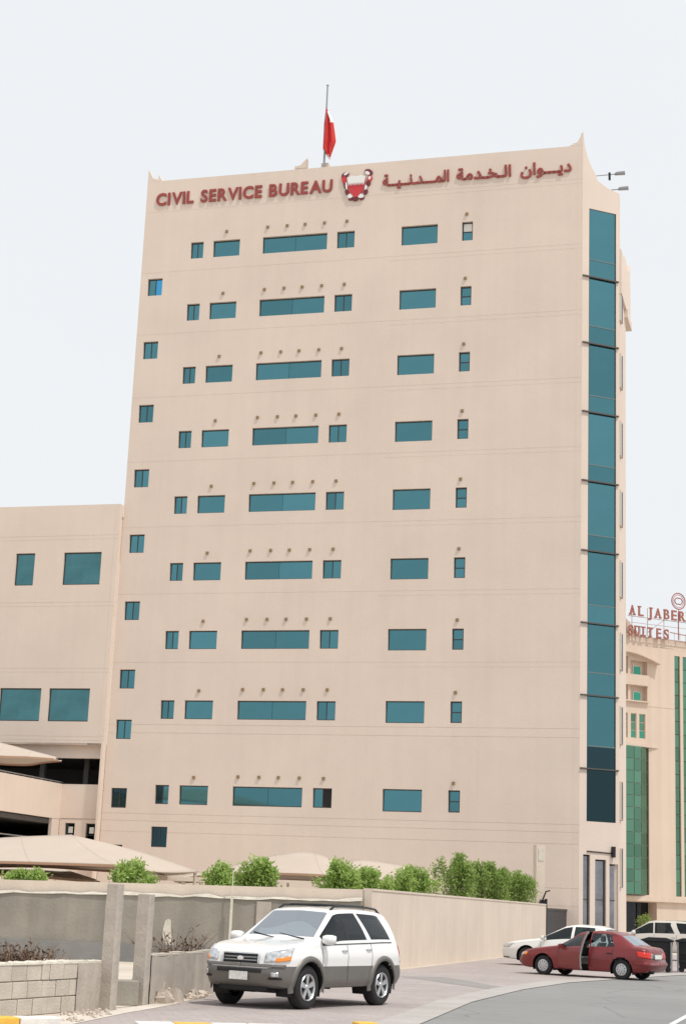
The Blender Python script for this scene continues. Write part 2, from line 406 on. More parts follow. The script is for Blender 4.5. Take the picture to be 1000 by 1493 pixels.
# rest of the body: left side, chamfer, right side, back, roof
CA = R(38); CL = 2.42
ce = (UR + CL * math.cos(CA), CL * math.sin(CA))
DEP = 17.0
b = MB()
b.quad((UL, DEP, 0), (UL, .0, 0), (UL, .0, ZR), (UL, DEP, ZR)); b.quad((UL + .3, .28, 43.9), (UL + .3, DEP, 43.9), (UL + .3, DEP, ZR), (UL + .3, .28, ZR))
b.quad((UL, 0, ZR), (UL + .3, .28, ZR), (UL + .3, DEP, ZR), (UL, DEP, ZR))
b.quad((UL, 0, ZR), (UR, 0, ZR), (UR - .2, .28, ZR), (UL + .3, .28, ZR)); b.quad((UR - .2, .28, 42.0), (UL + .3, .28, 42.0), (UL + .3, .28, ZR), (UR - .2, .28, ZR))
b.quad((ce[0] - 4.2, DEP, 0), (UL, DEP, 0), (UL, DEP, ZR), (ce[0] - 4.2, DEP, ZR))
b.quad((ce[0] - .02, ce[1] + .45, 36), (ce[0] - 4.2, DEP, 36), (ce[0] - 4.2, DEP, 42.2), (ce[0] - .02, ce[1] + .45, 42.2)); b.build('side_wall', m_tower, tower)
b = MB(); b.plan([(UL + .05, .1), (UR - .05, .1), (ce[0] - .05, ce[1] + .05), (ce[0] - .1, ce[1] + .3), (ce[0] - 4.3, DEP - .1), (UL + .05, DEP - .1)], 41.6, 41.75)
b.build('roof_slab', m_roof, tower)
# spikes on the parapet corners
def spike(u, y, hgt, wd, right=True, name='parapet_spike', th=.3):
    s = -1 if right else 1                       # right=True: upright edge on the right, curve falls to the left
    pts = [(0, 0), (0, hgt)]
    for t in (.12, .25, .4, .55): pts.append((s * wd * t, hgt * (1 - t * 1.75) ** 1.0 if t < .5 else hgt * .2))
    pts += [(s * wd * .75, hgt * .2), (s * wd * .78, hgt * .1), (s * wd, hgt * .08), (s * wd, 0)]
    pts = [(u + x, ZR + z) for x, z in pts]
    if not right: pts = pts[::-1]
    bb = MB(); bb.prism(pts[::-1] if False else pts, y, y + th); return bb.build(name, m_tower, tower)
spike(UR, -.003, .86, .75, True); spike(UL, -.003, .82, .8, False)
# chamfered corner with glazing strip; plane local frame: origin at (UR,0), x along the chamfer
m_mull = mat('bay_mullion_grey', (.16, .21, .22), .4, .4); m_ledge = mat('bay_ledge', (.10, .09, .085), .5, .3)
ch = bpy.data.objects.new('corner_bay', None); COL.objects.link(ch); ch.parent = tower
ch.location = (UR, 0, 0); ch.rotation_euler = (0, 0, CA)
cw = MB(); G0, G1, GB, GT = .43, 2.2, 6.58, 40.98
entr = [(.24, .66, 4.88), (.96, 1.62, 4.66), (1.82, 2.34, 4.46)]
cr = [(G0, G1, GB, GT, None)] + [(a, c, 0.02, z, None) for a, c, z in entr]
grid_wall([0, CL], [0, 42.2], cr).build('bay_wall', m_tower, ch)
# parapet of the chamfer falling from the corner spike
pp = [(0, 42.2), (CL, 42.2), (CL, 42.3), (1.6, 42.48), (1.07, 42.75), (.95, 42.8), (.9, 43.05), (.6, 43.5), (.35, 44.0), (.14, 44.7), (0.0, 45.6)]
MB().prism(pp, .0, .25).build('bay_parapet', m_tower, ch)
barz = [36.82, 32.86, 28.85, 24.91, 21.0, 17.04, 13.16, 9.3]
mulz = [37.9, 33.93, 29.85, 25.87, 21.91, 18.05, 14.4, 10.5]
lev = sorted([GB] + barz + mulz + [GT])
for i in range(len(lev) - 1):
    p = MB(); p.box(G0 + .04, G1 - .04, 0, .03, 0, lev[i + 1] - lev[i] - .03)
    mm = m_darkpane if lev[i] < 10.4 else m_teal  # low panes: dark reflection of buildings opposite put into the glass colour
    p.build('glass_panel', mm, ch, (0, .06, lev[i] + .015))
fr = MB(); fr.box(G0, G0 + .04, .03, .2, GB, GT).box(G1 - .04, G1, .03, .2, GB, GT)
ml = MB()
for z in mulz: MB().box(G0 + .04, G1 - .04, .035, .12, z - .03, z + .03).build('mullion', m_mull, ch)
fr.build('bay_frame', m_frame, ch)
for z in barz:
    lb = MB(); lb.box(G0 - .42, G1 + .14, -.10, .02, z - .035, z + .035); lb.build('ledge_bar', m_ledge, ch)
for a, c, z in entr:
    f2 = frame_mesh(c - a, z - .02, .05, .08, trans=(2.6,)); fo = f2.build('door_frame', m_frame, ch, (a, .14, .02))
    MB().box(a + .05, c - .05, 0, .02, .07, z - .08).build('glass_door', mat('entrance_glass', (.26, .265, .29), .12, .8, noise=(1.2, .3)), ch, (0, .17, 0))
li = MB(); li.tube([(.45, -.03, 5.05), (2.0, -.03, 5.0)], .03, 6); li.box(1.92, 2.06, -.22, .0, 4.8, 5.35); li.build('wall_lamp_arm', m_darkmetal, ch)
# side face behind the chamfer
sw = bpy.data.objects.new('side_face', None); COL.objects.link(sw); sw.parent = tower; sw.location = (ce[0], ce[1], 0); sw.rotation_euler = (0, 0, R(90))
b = MB(); b.box(0, 3.4, 0, .3, 0, 36.2); b.box(0, 5.0, -.12, .3, 36.2, 38.7); b.box(2.6, 5.0, -.2, .3, 35.7, 36.2)
b.prism([(0, 38.7), (5.0, 38.7), (5.0, 39.9), (4.6, 39.3), (3.4, 38.95), (2.2, 39.3), (1.2, 38.95), (0, 38.9)], -.1, .2)
b.add([(3.4, .3, 0), (15, 4.4, 0), (15, 4.4, 38), (3.4, .3, 38)], [(0, 1, 2, 3)])
b.build('return_wall', m_tower, sw)
b = MB(); b.box(.0, .5, .02, .4, 38.9, 42.25); b.build('return_parapet', m_tower, sw)
for k in range(9):
    z1 = 36.6 - PIT * k if k < 8 else 5.3
    fo = frame_mesh(.6, 2.0, .035, .10).build('side_window', m_wallpaint, sw, (.02, -.09, z1 - 2.0))
    MB().box(.601, .63, -.03, .09, -.02, 2.02).build('outer_rail', m_mull, fo)
    MB().box(.036, .564, .0, .05, .036, 1.964).build('pane', m_tealclear, fo)
# windows of the front wall, each a frame with its panes
cache = {}
for (c, k, a, b_, z0, z1) in wins:
    wd, ht = round(b_ - a, 3), round(z1 - z0, 3); key = (c, wd, ht)
    if key not in cache:
        if c in 'AG': fm = frame_mesh(wd, ht, .06, mull=(wd * .5,)); cuts = [(.06, wd * .5 - .02, .06, ht - .06), (wd * .5 + .02, wd - .06, .06, ht - .06)]
        elif c == 'D': fm = frame_mesh(wd, ht, .06, mull=(wd * .5,)); cuts = [(.06, wd * .5 - .02, .06, ht - .06), (wd * .5 + .02, wd - .06, .06, ht - .06)]
        elif c == 'F': fm = frame_mesh(wd, ht, .07, trans=(ht * .5,)); cuts = [(.07, wd - .07, .07, ht * .5 - .025), (.07, wd - .07, ht * .5 + .025, ht - .07)]
        elif c == 'C': fm = frame_mesh(wd, ht, .055); cuts = [(.055, wd * .5 - .008, .055, ht - .055), (wd * .5 + .008, wd - .055, .055, ht - .055)]
        else: fm = frame_mesh(wd, ht, .055); cuts = [(.055, wd - .055, .055, ht - .055)]
        pm = []
        for (x0, x1, q0, q1) in cuts: pm.append(MB().box(x0, x1, .03, .05, q0, q1).mesh('pane', None))
        cache[key] = (fm.mesh('window', m_frame), pm)
    me, pms = cache[key]
    wo = inst('window', me, tower, (a, .15, z0))
    bk = MB().box(a - .03, b_ + .03, .24, .3, z0 - .03, z1 + .03)   # blind wall behind the glass
    for i, pm in enumerate(pms):
        mm = m_teal
        if c == 'G' and k == 0 and i == 1: mm = m_bluepane
        if c == 'G' and k >= 8: mm = m_darkpane  # lowest windows: darker colour stands in for the reflected street
        if c == 'F' and k == 0 and i == 1: mm = m_plate
        if k == 8 and c == 'D' and i == 1: mm = m_black
        if k == 8 and c == 'A' : mm = m_darkpane if i == 0 else m_teal  # left pane again coloured dark in place of a reflection
        po = inst('pane', pm if mm is m_teal and len(pm.materials) else pm.copy(), wo)
        if not len(po.data.materials): po.data.materials.append(mm)
        if k == 8 and c == 'D' and i == 1: po['label'] = 'open dark sash of the lowest sliding window'
    if k == 8 and c == 'D': wo['label'] = 'window slid half open'
# beam ends above the windows
be = MB().box(-.08, .08, -.07, .05, -.08, .08).mesh('beam_end', m_beam)
for k, zt in enumerate(rows):
    zz = zt + .62 if k < 8 else zt + .52
    for u in (-8.0, -5.4, -4.18, -3.06, -1.86, -.48, 6.72):
        if k == 8 and u == 99: continue
        inst('beam_end', be, tower, (u, 0, zz - (.12 if u > 6 else 0) - (.08 if u == -8.0 else 0)))

# lettering and emblem fixed high on the front wall
def glyph(s, size, ext, off=0., res=4):
    c = bpy.data.curves.new('glyph', 'FONT'); c.body = s; c.size = size; c.extrude = ext; c.offset = off; c.resolution_u = res
    o = bpy.data.objects.new('glyph', c); COL.objects.link(o); bpy.context.view_layer.update()
    me = bpy.data.meshes.new_from_object(o.evaluated_get(bpy.context.evaluated_depsgraph_get()))
    bpy.data.objects.remove(o); bpy.data.curves.remove(c)
    n = len(me.vertices); co = np.empty(n * 3); me.vertices.foreach_get('co', co); co = co.reshape(n, 3)
    return me, co
def upright(me, co, sx=1., sz=1., dx=0., dz=0.):
    """lying glyph (x, y, z) -> standing (x, -z, y) with the front facing -y"""
    q = np.stack([co[:, 0] * sx + dx, -co[:, 2], co[:, 1] * sz + dz], 1)
    me.vertices.foreach_set('co', q.ravel()); me.update()
def put_sign(root, text, u0, u1, z, cap, ext, off, material, name='letter', wide=1.0, gap=.13):
    sz = cap / .69; items = []; x = 0
    for chh in text:
        if chh == ' ': x += .36 * sz; continue
        me, co = glyph(chh, sz, ext, off * sz); a, b2 = co[:, 0].min(), co[:, 0].max()
        items.append((me, co, x - a)); x += b2 - a + (gap - (.07 if chh in 'VRA' else 0)) * sz
    k = (u1 - u0) / (x - gap * sz)
    for me, co, dx in items:
        upright(me, co, k, 1, dx * k + u0, z); me.materials.clear(); me.materials.append(material); me.name = name
        inst(name, me, root)
sg = thing('wall_sign', 'raised dark red lettering reading CIVIL SERVICE BUREAU at the top left of the tower', 'sign', tuple(T(0, 0, 0)), TZ)
put_sign(sg, 'CIVIL SERVICE BUREAU', -12.72, -1.46, 43.16, .75, .03, .032, m_letter, gap=.10)
for o in sg.children: o.location = (0, -.045, 0)
sa = thing('wall_sign', 'raised dark red Arabic lettering right of the emblem at the top of the tower', 'sign', tuple(T(0, 0, 0)), TZ)
TW = '\u0640'
words = [('\uFE94' + TW * 2 + '\uFEF4' + TW * 2 + '\uFEE7' + TW + '\uFEAA' + TW * 3 + '\uFEE4' + '\uFEDF\uFE8D', 1.62, 5.62),
         ('\uFE94\uFEE3\uFEAA' + TW + '\uFEA8' + TW + '\uFEDF\uFE8D', 6.05, 9.28), ('\uFEE5\uFE8D\uFEEE' + TW * 3 + '\uFEF3\uFEA9', 9.82, 12.78)]
for t_, a, b2 in words:
    me, co = glyph(t_, .98, .03, .028); k = (b2 - a) / (co[:, 0].max() - co[:, 0].min())
    upright(me, co, k, 1.0, a - co[:, 0].min() * k, 43.22); me.materials.clear(); me.materials.append(m_letter); me.name = 'word'
    inst('word', me, sa, (0, -.045, 0))
em = thing('emblem', 'red and white crest with scrolled mantling between the two rows of lettering', 'emblem', tuple(T(.02, -.02, 43.42)), TZ)
sh = [(-.50, .42), (-.52, .0), (-.40, -.42), (-.16, -.72), (0, -.80), (.16, -.72), (.40, -.42), (.52, 0), (.50, .42)]
MB().prism(sh, -.09, -.01).build('shield', m_red, em)
zz = [(-.50, .46)]
n = 8
cz = [(-.56, .50)]
for i in range(n): cz += [(-.50 + i * 1.0 / n, .16), (-.50 + (i + .5) * 1.0 / n, -.06 if i % 2 else -.04)]
cz += [(.50, .16), (.56, .50), (.3, .6), (0, .56), (-.3, .6)]
MB().prism(cz, -.13, -.092).build('serrated_chief', m_white, em)
def leafpoly(cx, cz_, r0, r1, a, n=9):
    pts = []
    for i in range(n * 2):
        t = 2 * math.pi * i / (n * 2); rr = (1 + .22 * (i % 2))
        x, z = r0 * rr * math.cos(t), r1 * rr * math.sin(t)
        pts.append((cx + x * math.cos(a) - z * math.sin(a), cz_ + x * math.sin(a) + z * math.cos(a)))
    return pts
mant = [(-.72, .72, .22, .15, .5, m_dred), (-.66, .80, .14, .07, .6, m_white), (.72, .78, .24, .16, -.5, m_dred), (.66, .72, .15, .09, -.6, m_white), (-.76, .40, .13, .20, .2, m_red),
        (.80, .36, .14, .18, -.3, m_red), (.80, .40, .07, .10, -.3, m_white), (.72, .06, .13, .15, 0, m_dred), (-.68, .08, .10, .22, .1, m_dred), (-.60, .0, .06, .22, .1, m_white), (.60, -.12, .07, .24, -.2, m_white),
        (.58, -.48, .12, .15, -.4, m_dred), (-.56, -.42, .10, .18, .4, m_dred), (-.34, -.66, .17, .13, .4, m_white), (.30, -.72, .17, .12, -.3, m_white), (-.02, -.90, .16, .10, 0, m_dred), (.36, -.86, .13, .09, .3, m_dred), (-.32, -.84, .12, .09, .3, m_dred)]
for i, (x, z, a, c, an, mm) in enumerate(mant): MB().prism(leafpoly(x, z, a, c, an), -.06 - .006 * (i % 5), -.0).build('mantling_leaf', mm, em)

# things behind the parapet
def backspike(u, y, z0, h, wd, right):
    s = -1 if right else 1
    pts = [(u, z0), (u, z0 + h), (u + s * wd * .3, z0 + h * .62), (u + s * wd * .55, z0 + h * .3), (u + s * wd, z0 + h * .24), (u + s * wd, z0)]
    MB().prism(pts if not right else pts[::-1], y, y + .35).build('parapet_spike', m_tower, tower)
MPU, MPB, PLU, PLZ = -4.76, 47.35, -3.72, 47.47
backspike(MPU, 5, MPB, .66, .8, True); backspike(-12.95, .6, 44.7, .85, .62, False)
b = MB(); b.box(PLU - .02, PLU + .46, 4.8, 5.4, 41.75, PLZ); b.box(MPU - .8, MPU, 5.02, 5.3, 41.75, MPB); b.build('roof_plinth', m_tower, tower)
fp = thing('flagpole', 'thin pale flagpole rising above the roof of the tower', 'flagpole', tuple(T(-3.46, 4.5, 41.75)), TZ)
MB().tube([(0, 0, 0), (0, 0, 5), (0, 0, 10.9)], [.09, .075, .05], 8).build('pole', m_grey, fp)
MB().tube([(0, 0, 10.9), (0, 0, 10.96), (0, 0, 11.02)], [.03, .09, .02], 8).build('finial', m_grey, fp)
# limp flag: sheet gathered in folds
nz, nx = 26, 16; vs = []; fs = []; mi = []
H0, H1 = 9.3, 5.86
for j in range(nz + 1):
    t = j / nz
    left = -.03 - .10 * min(1, t / .3) if t < .8 else -.13 + (t - .8) / .2 * .43
    right = .05 + .40 * min(1, t / .22) if t < .22 else .45 + (t - .22) / .44 * .26 if t < .66 else .71 - (t - .66) / .34 * .34
    for i in range(nx + 1):
        s = i / nx; x = left + (right - left) * s
        vs.append((x, .10 * math.sin(s * 13 + t * 2.2) * min(1, t * 4 + .2) - .05, H0 + (H1 - H0) * t + .10 * math.sin(s * 6)))
for j in range(nz):
    for i in range(nx):
        fs.append((j * (nx + 1) + i, j * (nx + 1) + i + 1, (j + 1) * (nx + 1) + i + 1, (j + 1) * (nx + 1) + i))
        s, t = i / nx, j / nz
        saw = .82 - .25 * abs((t * 9) % 1 - .5)
        mi.append(1 if (s > saw - .08 and .03 < t < .24) or (t > .93) else 0)
fb = MB(); fb.add(vs, fs); fo = fb.build('flag', [m_flagred, m_white], None, smooth=True)
fo.data.polygons.foreach_set('material_index', mi)
sm = fo.modifiers.new('thick', 'SOLIDIFY'); sm.thickness = .012
fo.location = T(-3.46, 4.5, 41.75); fo.rotation_euler = (0, 0, TZ)
tag(fo, 'limp red flag with a serrated white edge hanging from the rooftop pole', 'flag')
def rooflamp(u, y, z, ln, label, post):
    r_ = thing('roof_floodlight', label, 'floodlight', tuple(T(u, y, z)), TZ)
    MB().tube([(0, 0, 41.75 - z), (0, 0, 0), (ln, 0, .03)], .032, 6).build('arm', m_grey, r_)
    MB().prism([(ln - .55, .0), (ln + .05, -.02), (ln + .05, .12), (ln - .45, .1)], -.13, .13).build('lamp_head', m_grey, r_)
    if post: MB().box(ln * .55, ln * .55 + .12, -.1, .1, -.3, .12).build('bracket', m_darkmetal, r_)
rooflamp(13.5, 2.4, 43.95, 2.0, 'upper floodlight arm sticking out right of the tower roof', True)
rooflamp(13.9, 2.4, 42.98, 1.8, 'lower floodlight arm sticking out right of the tower roof', False)

# ---------------------------------------------------------------- lower wing on the left
AX = -13.4
wing = thing('annexe_building', 'lower beige wing with large windows and a parking deck left of the tower', 'building', tuple(T(AX, -.45, 0)), TZ)
aw = [(-6.45, -5.22, 19.38, 21.32), (-3.36, -.98, 19.38, 21.32), (-6.72, -4.1, 11.42, 13.32), (-3.6, -1.06, 11.42, 13.32), (-10.9, -9.6, 19.38, 21.32), (-9.9, -7.3, 11.42, 13.32)]
regs = [(a, b_, z0, z1, None) for a, b_, z0, z1 in aw] + [(-40, -.0, 0, 10.1, None)]
for z in (22.3, 18.32, 14.45, 10.55): regs += [(-41, 1, z, z + .035, .007), (-41, 1, z - .22, z - .19, .006)]
regs = regs + [(-.28, -.25, 10.2, 24, .01)]
grid_wall([-40, .0], [10.1, 24.18], [r_ for r_ in regs if r_[3] > 10.2] ).build('front_wall', m_annex, wing)
b = MB(); b.box(-40, 0, .3, 12, 23.3, 23.5); b.quad((0, .0, 10.1), (0, .46, 10.1), (0, .46, 24.18), (0, 0, 24.18)); b.quad((-40, 0, 24.18), (0, 0, 24.18), (0, .3, 24.18), (-40, .3, 24.18)); b.quad((-40, .3, 23.5), (0, .3, 23.5), (0, .3, 24.18), (-40, .3, 24.18))
b.box(-.12, 0, 0, .46, 0, 10.1); b.build('corner_pier', m_annex, wing)
b = MB(); b.box(-40, -.12, .0, .5, 10.1, 10.2); b.box(-40, -.125, .5, .8, 9.39, 10.2); b.build('soffit_beam', m_annex, wing)
for a, b_, z0, z1 in aw:
    wo = frame_mesh(b_ - a, z1 - z0, .07).build('window', m_frame, wing, (a, .12, z0))
    MB().box(.07, b_ - a - .07, .02, .04, .07, z1 - z0 - .07).build('pane', mat('annexe_glass', (.085, .205, .22), .07, 1., noise=(.6, .2)), wo)
    MB().box(a, b_, .3, .35, z0, z1).build('window_backing', m_black, wing)
# parking deck in the recess: upright parapet, door wall, dark interior
b = MB(); b.box(-2.55, -.125, .5, .75, 6.0, 7.92); b.build('deck_parapet', m_annex, wing)
grid_wall([-2.55, -.125], [0, 5.98], [(-2.2, -1.6, 3.7, 5.75, None), (-.92, -.3, 3.7, 5.75, None)], y0=.52).build('door_wall', m_annex, wing)
for a in (-2.2, -.92):
    wo = frame_mesh(.61, 2.05, .05, trans=(1.4,)).build('narrow_window', m_frame, wing, (a, .66, 3.7))
    MB().box(.05, .56, .02, .04, .05, 2.0).build('pane', m_darkpane, wo)
    MB().box(.17, .44, .003, .018, 1.5, 1.85).build('notice', m_plate, wo)
    MB().box(a, a + .61, .76, .8, 3.7, 5.75).build('window_backing', m_black, wing)
b = MB(); b.box(-2.75, -2.55, -12, .75, 5.95, 7.92); b.build('ramp_parapet', m_annex, wing)
b = MB(); b.tube([(-2.6, -12, 8.02), (-2.6, .7, 8.02)], .03, 6); 
for i in range(12): b.tube([(-2.6, -12 + i * 1.1, 7.9), (-2.6, -12 + i * 1.1, 8.02)], .02, 5)
b.build('deck_rail', m_grey, wing)
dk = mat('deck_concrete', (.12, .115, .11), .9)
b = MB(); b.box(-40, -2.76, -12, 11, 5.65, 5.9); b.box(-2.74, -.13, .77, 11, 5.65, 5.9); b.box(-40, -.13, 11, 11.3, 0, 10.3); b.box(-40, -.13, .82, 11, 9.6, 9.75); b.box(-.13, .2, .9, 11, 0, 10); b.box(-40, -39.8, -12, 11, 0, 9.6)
b.box(-40, -2.8, -12.3, -12, 0, 7.9); b.build('deck_structure', dk, wing)  # out-of-view front and far left walls added to keep light out
b = MB(); b.box(-2.75, -2.55, -12, -.05, 0, 4.55); b.box(-2.75, -2.56, -.45, .5, 0, 5.94); b.build('base_wall', m_annex, wing)
b = MB(); b.tube([(-2.62, -12, 4.78), (-2.62, -.5, 4.78)], .035, 6); b.build('guard_rail', m_grey, wing)
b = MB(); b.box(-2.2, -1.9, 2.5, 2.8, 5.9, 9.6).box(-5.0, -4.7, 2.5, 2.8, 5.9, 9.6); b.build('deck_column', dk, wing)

# ---------------------------------------------------------------- hotel on the right
HR = R(24)
hot = thing('hotel_building', 'peach hotel block with green glazing and rooftop letters at the right edge', 'building', (22.71, 130, 0), HR)
UH0, UH1 = -7.0, 16.0
bal = [(-1.6, .66, 20.8, 22.25, .5), (.88, 2.5, 20.8, 21.95, .5), (-1.6, .66, 18.72, 19.95, .5), (.88, 2.5, 18.72, 19.95, .5)]
tri = [(.05, .62, 15.72, 17.7), (.92, 1.45, 15.72, 17.7), (1.72, 2.3, 15.72, 17.7)]
strips = [(5.15, 5.68, 3.6, 22.7), (5.96, 6.75, 3.6, 22.7), (8.2, 9.2, 3.6, 22.7)]
regs = [(*x[:4], x[4]) for x in bal] + [(*x, None) for x in tri] + [(*x, None) for x in strips] + [(-2.2, 2.62, 3.6, 15.05, .25), (.2, 3.3, 0.02, 3.05, 1.2), (4.1, 6.2, .9, 1.75, None)]
for z in (18.3, 23.2): regs.append((2.4, 5.1, z, z + .06, .02))
grid_wall([UH0, UH1], [0, 24.0], regs).build('front_wall', m_hotel, hot)
b = MB(); b.box(UH0, UH1, .26, 14, 23.7, 23.95); b.quad((UH0, 14, 0), (UH0, 0, 0), (UH0, 0, 24), (UH0, 14, 24)); b.box(UH0, .45, .003, 8, 24.0, 26.3); b.prism([(.45, 24.0), (2.2, 24.0), (1.3, 24.8), (.45, 25.6)], .3, 1.2)
b.box(UH0, UH1, 13.7, 14, 0, 24); b.build('roof_block', m_hotel, hot)
b = MB(); b.box(-2.4, 2.5, -.02, -.001, 0, .001); 
# brow over the balconies, curved down to the right
pts = []
for i in range(13):
    t = i / 12; pts.append((-2 + 5.45 * t, 22.32 + .22 * math.sin(min(1, t * 1.6) * math.pi / 2) - .85 * max(0, t - .4) ** 1.5 * 2.0))
up = [(x, z + .16) for x, z in pts]
MB().prism(pts + up[::-1], -.55, .0).build('brow', m_hotel, hot)
b = MB()
pl = [(-2, 0)] + [(-2 + 5.6 * t, -.55 * math.sin(math.pi * min(1, .35 + t * .65))) for t in [i / 12 for i in range(13)]] + [(3.6, 0)]
b.plan(pl, 15.06, 15.32); b.build('ledge', m_hotel, hot)
b = MB(); b.box(UH0, UH1, -.25, .0, 3.12, 3.5); b.build('cornice', m_hotel, hot)
for z0 in (20.8, 18.72):
    for a, c in ((.1, .64), (1.42, 2.2)):
        wo = frame_mesh(c - a, .78, .05).build('balcony_window', m_white, hot, (a, .43, z0 + .03)); MB().box(.05, c - a - .05, .02, .04, .05, .73).build('pane', m_greenl, wo)
    b = MB(); b.box(-1.6, 2.55, -.22, -.002, z0 - .85 if z0 > 20 else z0 - .1, z0); b.build('balcony_front', m_hotel, hot)
for (a, c, z0, z1) in tri:
    wo = frame_mesh(c - a, z1 - z0, .05, trans=(.65, 1.3)).build('window', m_hotel, hot, (a, .1, z0))
    for q in range(3): MB().box(.05, c - a - .05, .02, .04, .05 + .65 * q, .62 + .65 * q).build('pane', m_greenl if q < 1 else m_green, wo)
    MB().box(a, c, .2, .24, z0, z1).build('window_backing', m_black, hot)
# green curved bay of panes
bay = bpy.data.objects.new('glazed_bay', None); COL.objects.link(bay); bay.parent = hot
us = [-2.2, -1.2, -.2, .72, 1.62, 2.58]
def bulge(u): t = (u + 2.2) / 4.8; return .12 - .9 * math.sin(math.pi * t)
zr = [3.6 + 11.4 * i / 12 for i in range(13)]
for i in range(5):
    a, c = us[i], us[i + 1]
    for j in range(12):
        p = MB(); e = .03
        A, B_ = Vector((a, bulge(a))), Vector((c, bulge(c))); d = (B_ - A).normalized() * e; A2, B2 = A + d, B_ - d
        p.quad((A2.x, A2.y, zr[j] + e), (B2.x, B2.y, zr[j] + e), (B2.x, B2.y, zr[j + 1] - e), (A2.x, A2.y, zr[j + 1] - e))
        po = p.build('glass_panel', m_green, bay)
        sm = po.modifiers.new('thick', 'SOLIDIFY'); sm.thickness = .03; sm.offset = -1
b = MB(); b.plan([(u, bulge(u) + .045) for u in us] + [(2.62, .4), (-2.24, .4)], 3.6, 15.04); b.build('bay_frame', mat('bay_mullion', (.20, .27, .22), .5), bay)
for (a, c, z0, z1) in strips:
    n = 18; h = (z1 - z0) / n
    for q in range(n): MB().box(a + .03, c - .03, .12, .15, z0 + q * h + .03, z0 + (q + 1) * h - .03).build('glass_panel', m_green, hot)
    MB().box(a, c, .18, .22, z0, z1).build('strip_frame', mat('strip_mullion', (.16, .2, .17), .5), hot)
MB().box(.2, 3.3, 1.16, 1.19, 0.02, 3.05).build('entrance_glass', mat('hotel_entrance', (.03, .035, .045), .12, .5, noise=(.8, .3)), hot)
MB().box(4.1, 6.2, .12, .2, .9, 1.75).build('window', mat('hotel_low_window', (.05, .10, .08), .15, .6), hot)
b = MB(); b.box(.95, 1.1, .9, 1.0, .02, 3.0).box(2.3, 2.4, .9, 1.0, .02, 3.0); b.build('entrance_mullion', m_frame, hot)
# rooftop letters
hs = thing('rooftop_sign', 'red slab letters reading AL JABERI standing above the hotel roof', 'sign', tuple(hot.location), HR)
def slabrow(root, spec, z, cap, y):
    for chh, a, c in spec:
        me, co = glyph(chh, cap / .69, .05, .018); k = (c - a) / (co[:, 0].max() - co[:, 0].min())
        upright(me, co, k, 1, a - co[:, 0].min() * k, z); me.materials.clear(); me.materials.append(m_sign); me.name = 'letter'
        o = inst('letter', me, root, (0, y, 0))
        if chh in 'ALIRUJTB':
            sb = MB(); wd = (c - a); q = .20
            if chh in 'AR': sb.box(a - .04, a + q, -.055, .055, z - .0, z + .10).box(c - q, c + .04, -.055, .055, z, z + .10)
            elif chh in 'IT': sb.box((a + c) / 2 - (.22 if chh == 'I' else .14), (a + c) / 2 + (.22 if chh == 'I' else .14), -.055, .055, z, z + .10)
            elif chh in 'U': sb.box(a - .06, a + q, -.055, .055, z + cap - .1, z + cap).box(c - q, c + .06, -.055, .055, z + cap - .1, z + cap)
            elif chh == 'J': sb.box((a + c) / 2 - .06, c + .1, -.055, .055, z + cap - .1, z + cap)
            else: sb.box(a - .06, a + q + .06, -.055, .055, z + cap - .1, z + cap)
            if chh == 'I': sb.box((a + c) / 2 - .22, (a + c) / 2 + .22, -.055, .055, z + cap - .1, z + cap)
            sb.build('serif', m_sign, o)
slabrow(hs, [('A', .60, 1.15), ('L', 1.46, 1.96), ('J', 2.42, 2.74), ('A', 3.05, 3.66), ('B', 3.96, 4.46), ('E', 4.68, 5.20), ('R', 5.44, 6.02), ('I', 6.28, 6.44)], 25.58, .80, -.3)
b = MB()
for u in (.9, 2.4, 4.0, 5.4, 6.3): b.tube([(u, -.2, 24.0), (u, -.2, 26.3)], .03, 5)
b.tube([(.5, -.2, 25.5), (7, -.2, 25.5)], .03, 5); b.tube([(.5, -.2, 25.0), (7, -.2, 25.0)], .025, 5); b.tube([(2.4, -.2, 24.3), (4, -.2, 25.5)], .025, 5); b.build('sign_frame', mat('sign_steel', (.45, .36, .33), .6), hs)
hs2 = thing('rooftop_sign', 'red slab letters reading SUITES along the hotel roof edge, under the other row', 'sign', tuple(hot.location), HR)
slabrow(hs2, [('S', .50, .95), ('U', 1.12, 1.56), ('I', 1.86, 1.98), ('T', 2.32, 2.86), ('E', 3.2, 3.66), ('S', 3.92, 4.40)], 23.95, .78, -.3)
b = MB(); b.tube([(.3, -.22, 23.92), (7.5, -.22, 23.92)], .03, 5)
for i in range(12): b.tube([(.6 + i * .55, -.22, 23.6), (.6 + i * .55, -.22, 24.6)], .018, 4)
b.tube([(4.6, -.22, 24.55), (7.5, -.22, 24.35)], .05, 5); b.build('sign_frame', mat('sign_steel2', (.42, .30, .28), .6), hs2)
rd = thing('rooftop_roundel', 'round ring sign with a curled monogram above the AL JABERI letters', 'sign', (22.71 + 5.38 * math.cos(HR), 130 + 5.38 * math.sin(HR), 27.2), HR)
ring = lambda r_, a0, a1, n, cx=0, cz=0: [(cx + r_ * math.cos(a0 + (a1 - a0) * i / n), -.3, cz + r_ * math.sin(a0 + (a1 - a0) * i / n)) for i in range(n + 1)]
MB().tube(ring(.66, 0, 2 * math.pi, 28), .05, 6, False).tube(ring(.52, 0, 2 * math.pi, 28), .025, 6, False).build('ring', m_sign, rd)
MB().tube(ring(.26, R(60), R(280), 12, -.1), .05, 6).build('curl', m_sign, rd); MB().tube(ring(.26, R(-120), R(100), 12, .12), .05, 6).build('curl', m_sign, rd)
MB().tube([(0, -.3, -.7), (0, -.3, -3.2)], .03, 5).build('post', m_sign, rd)
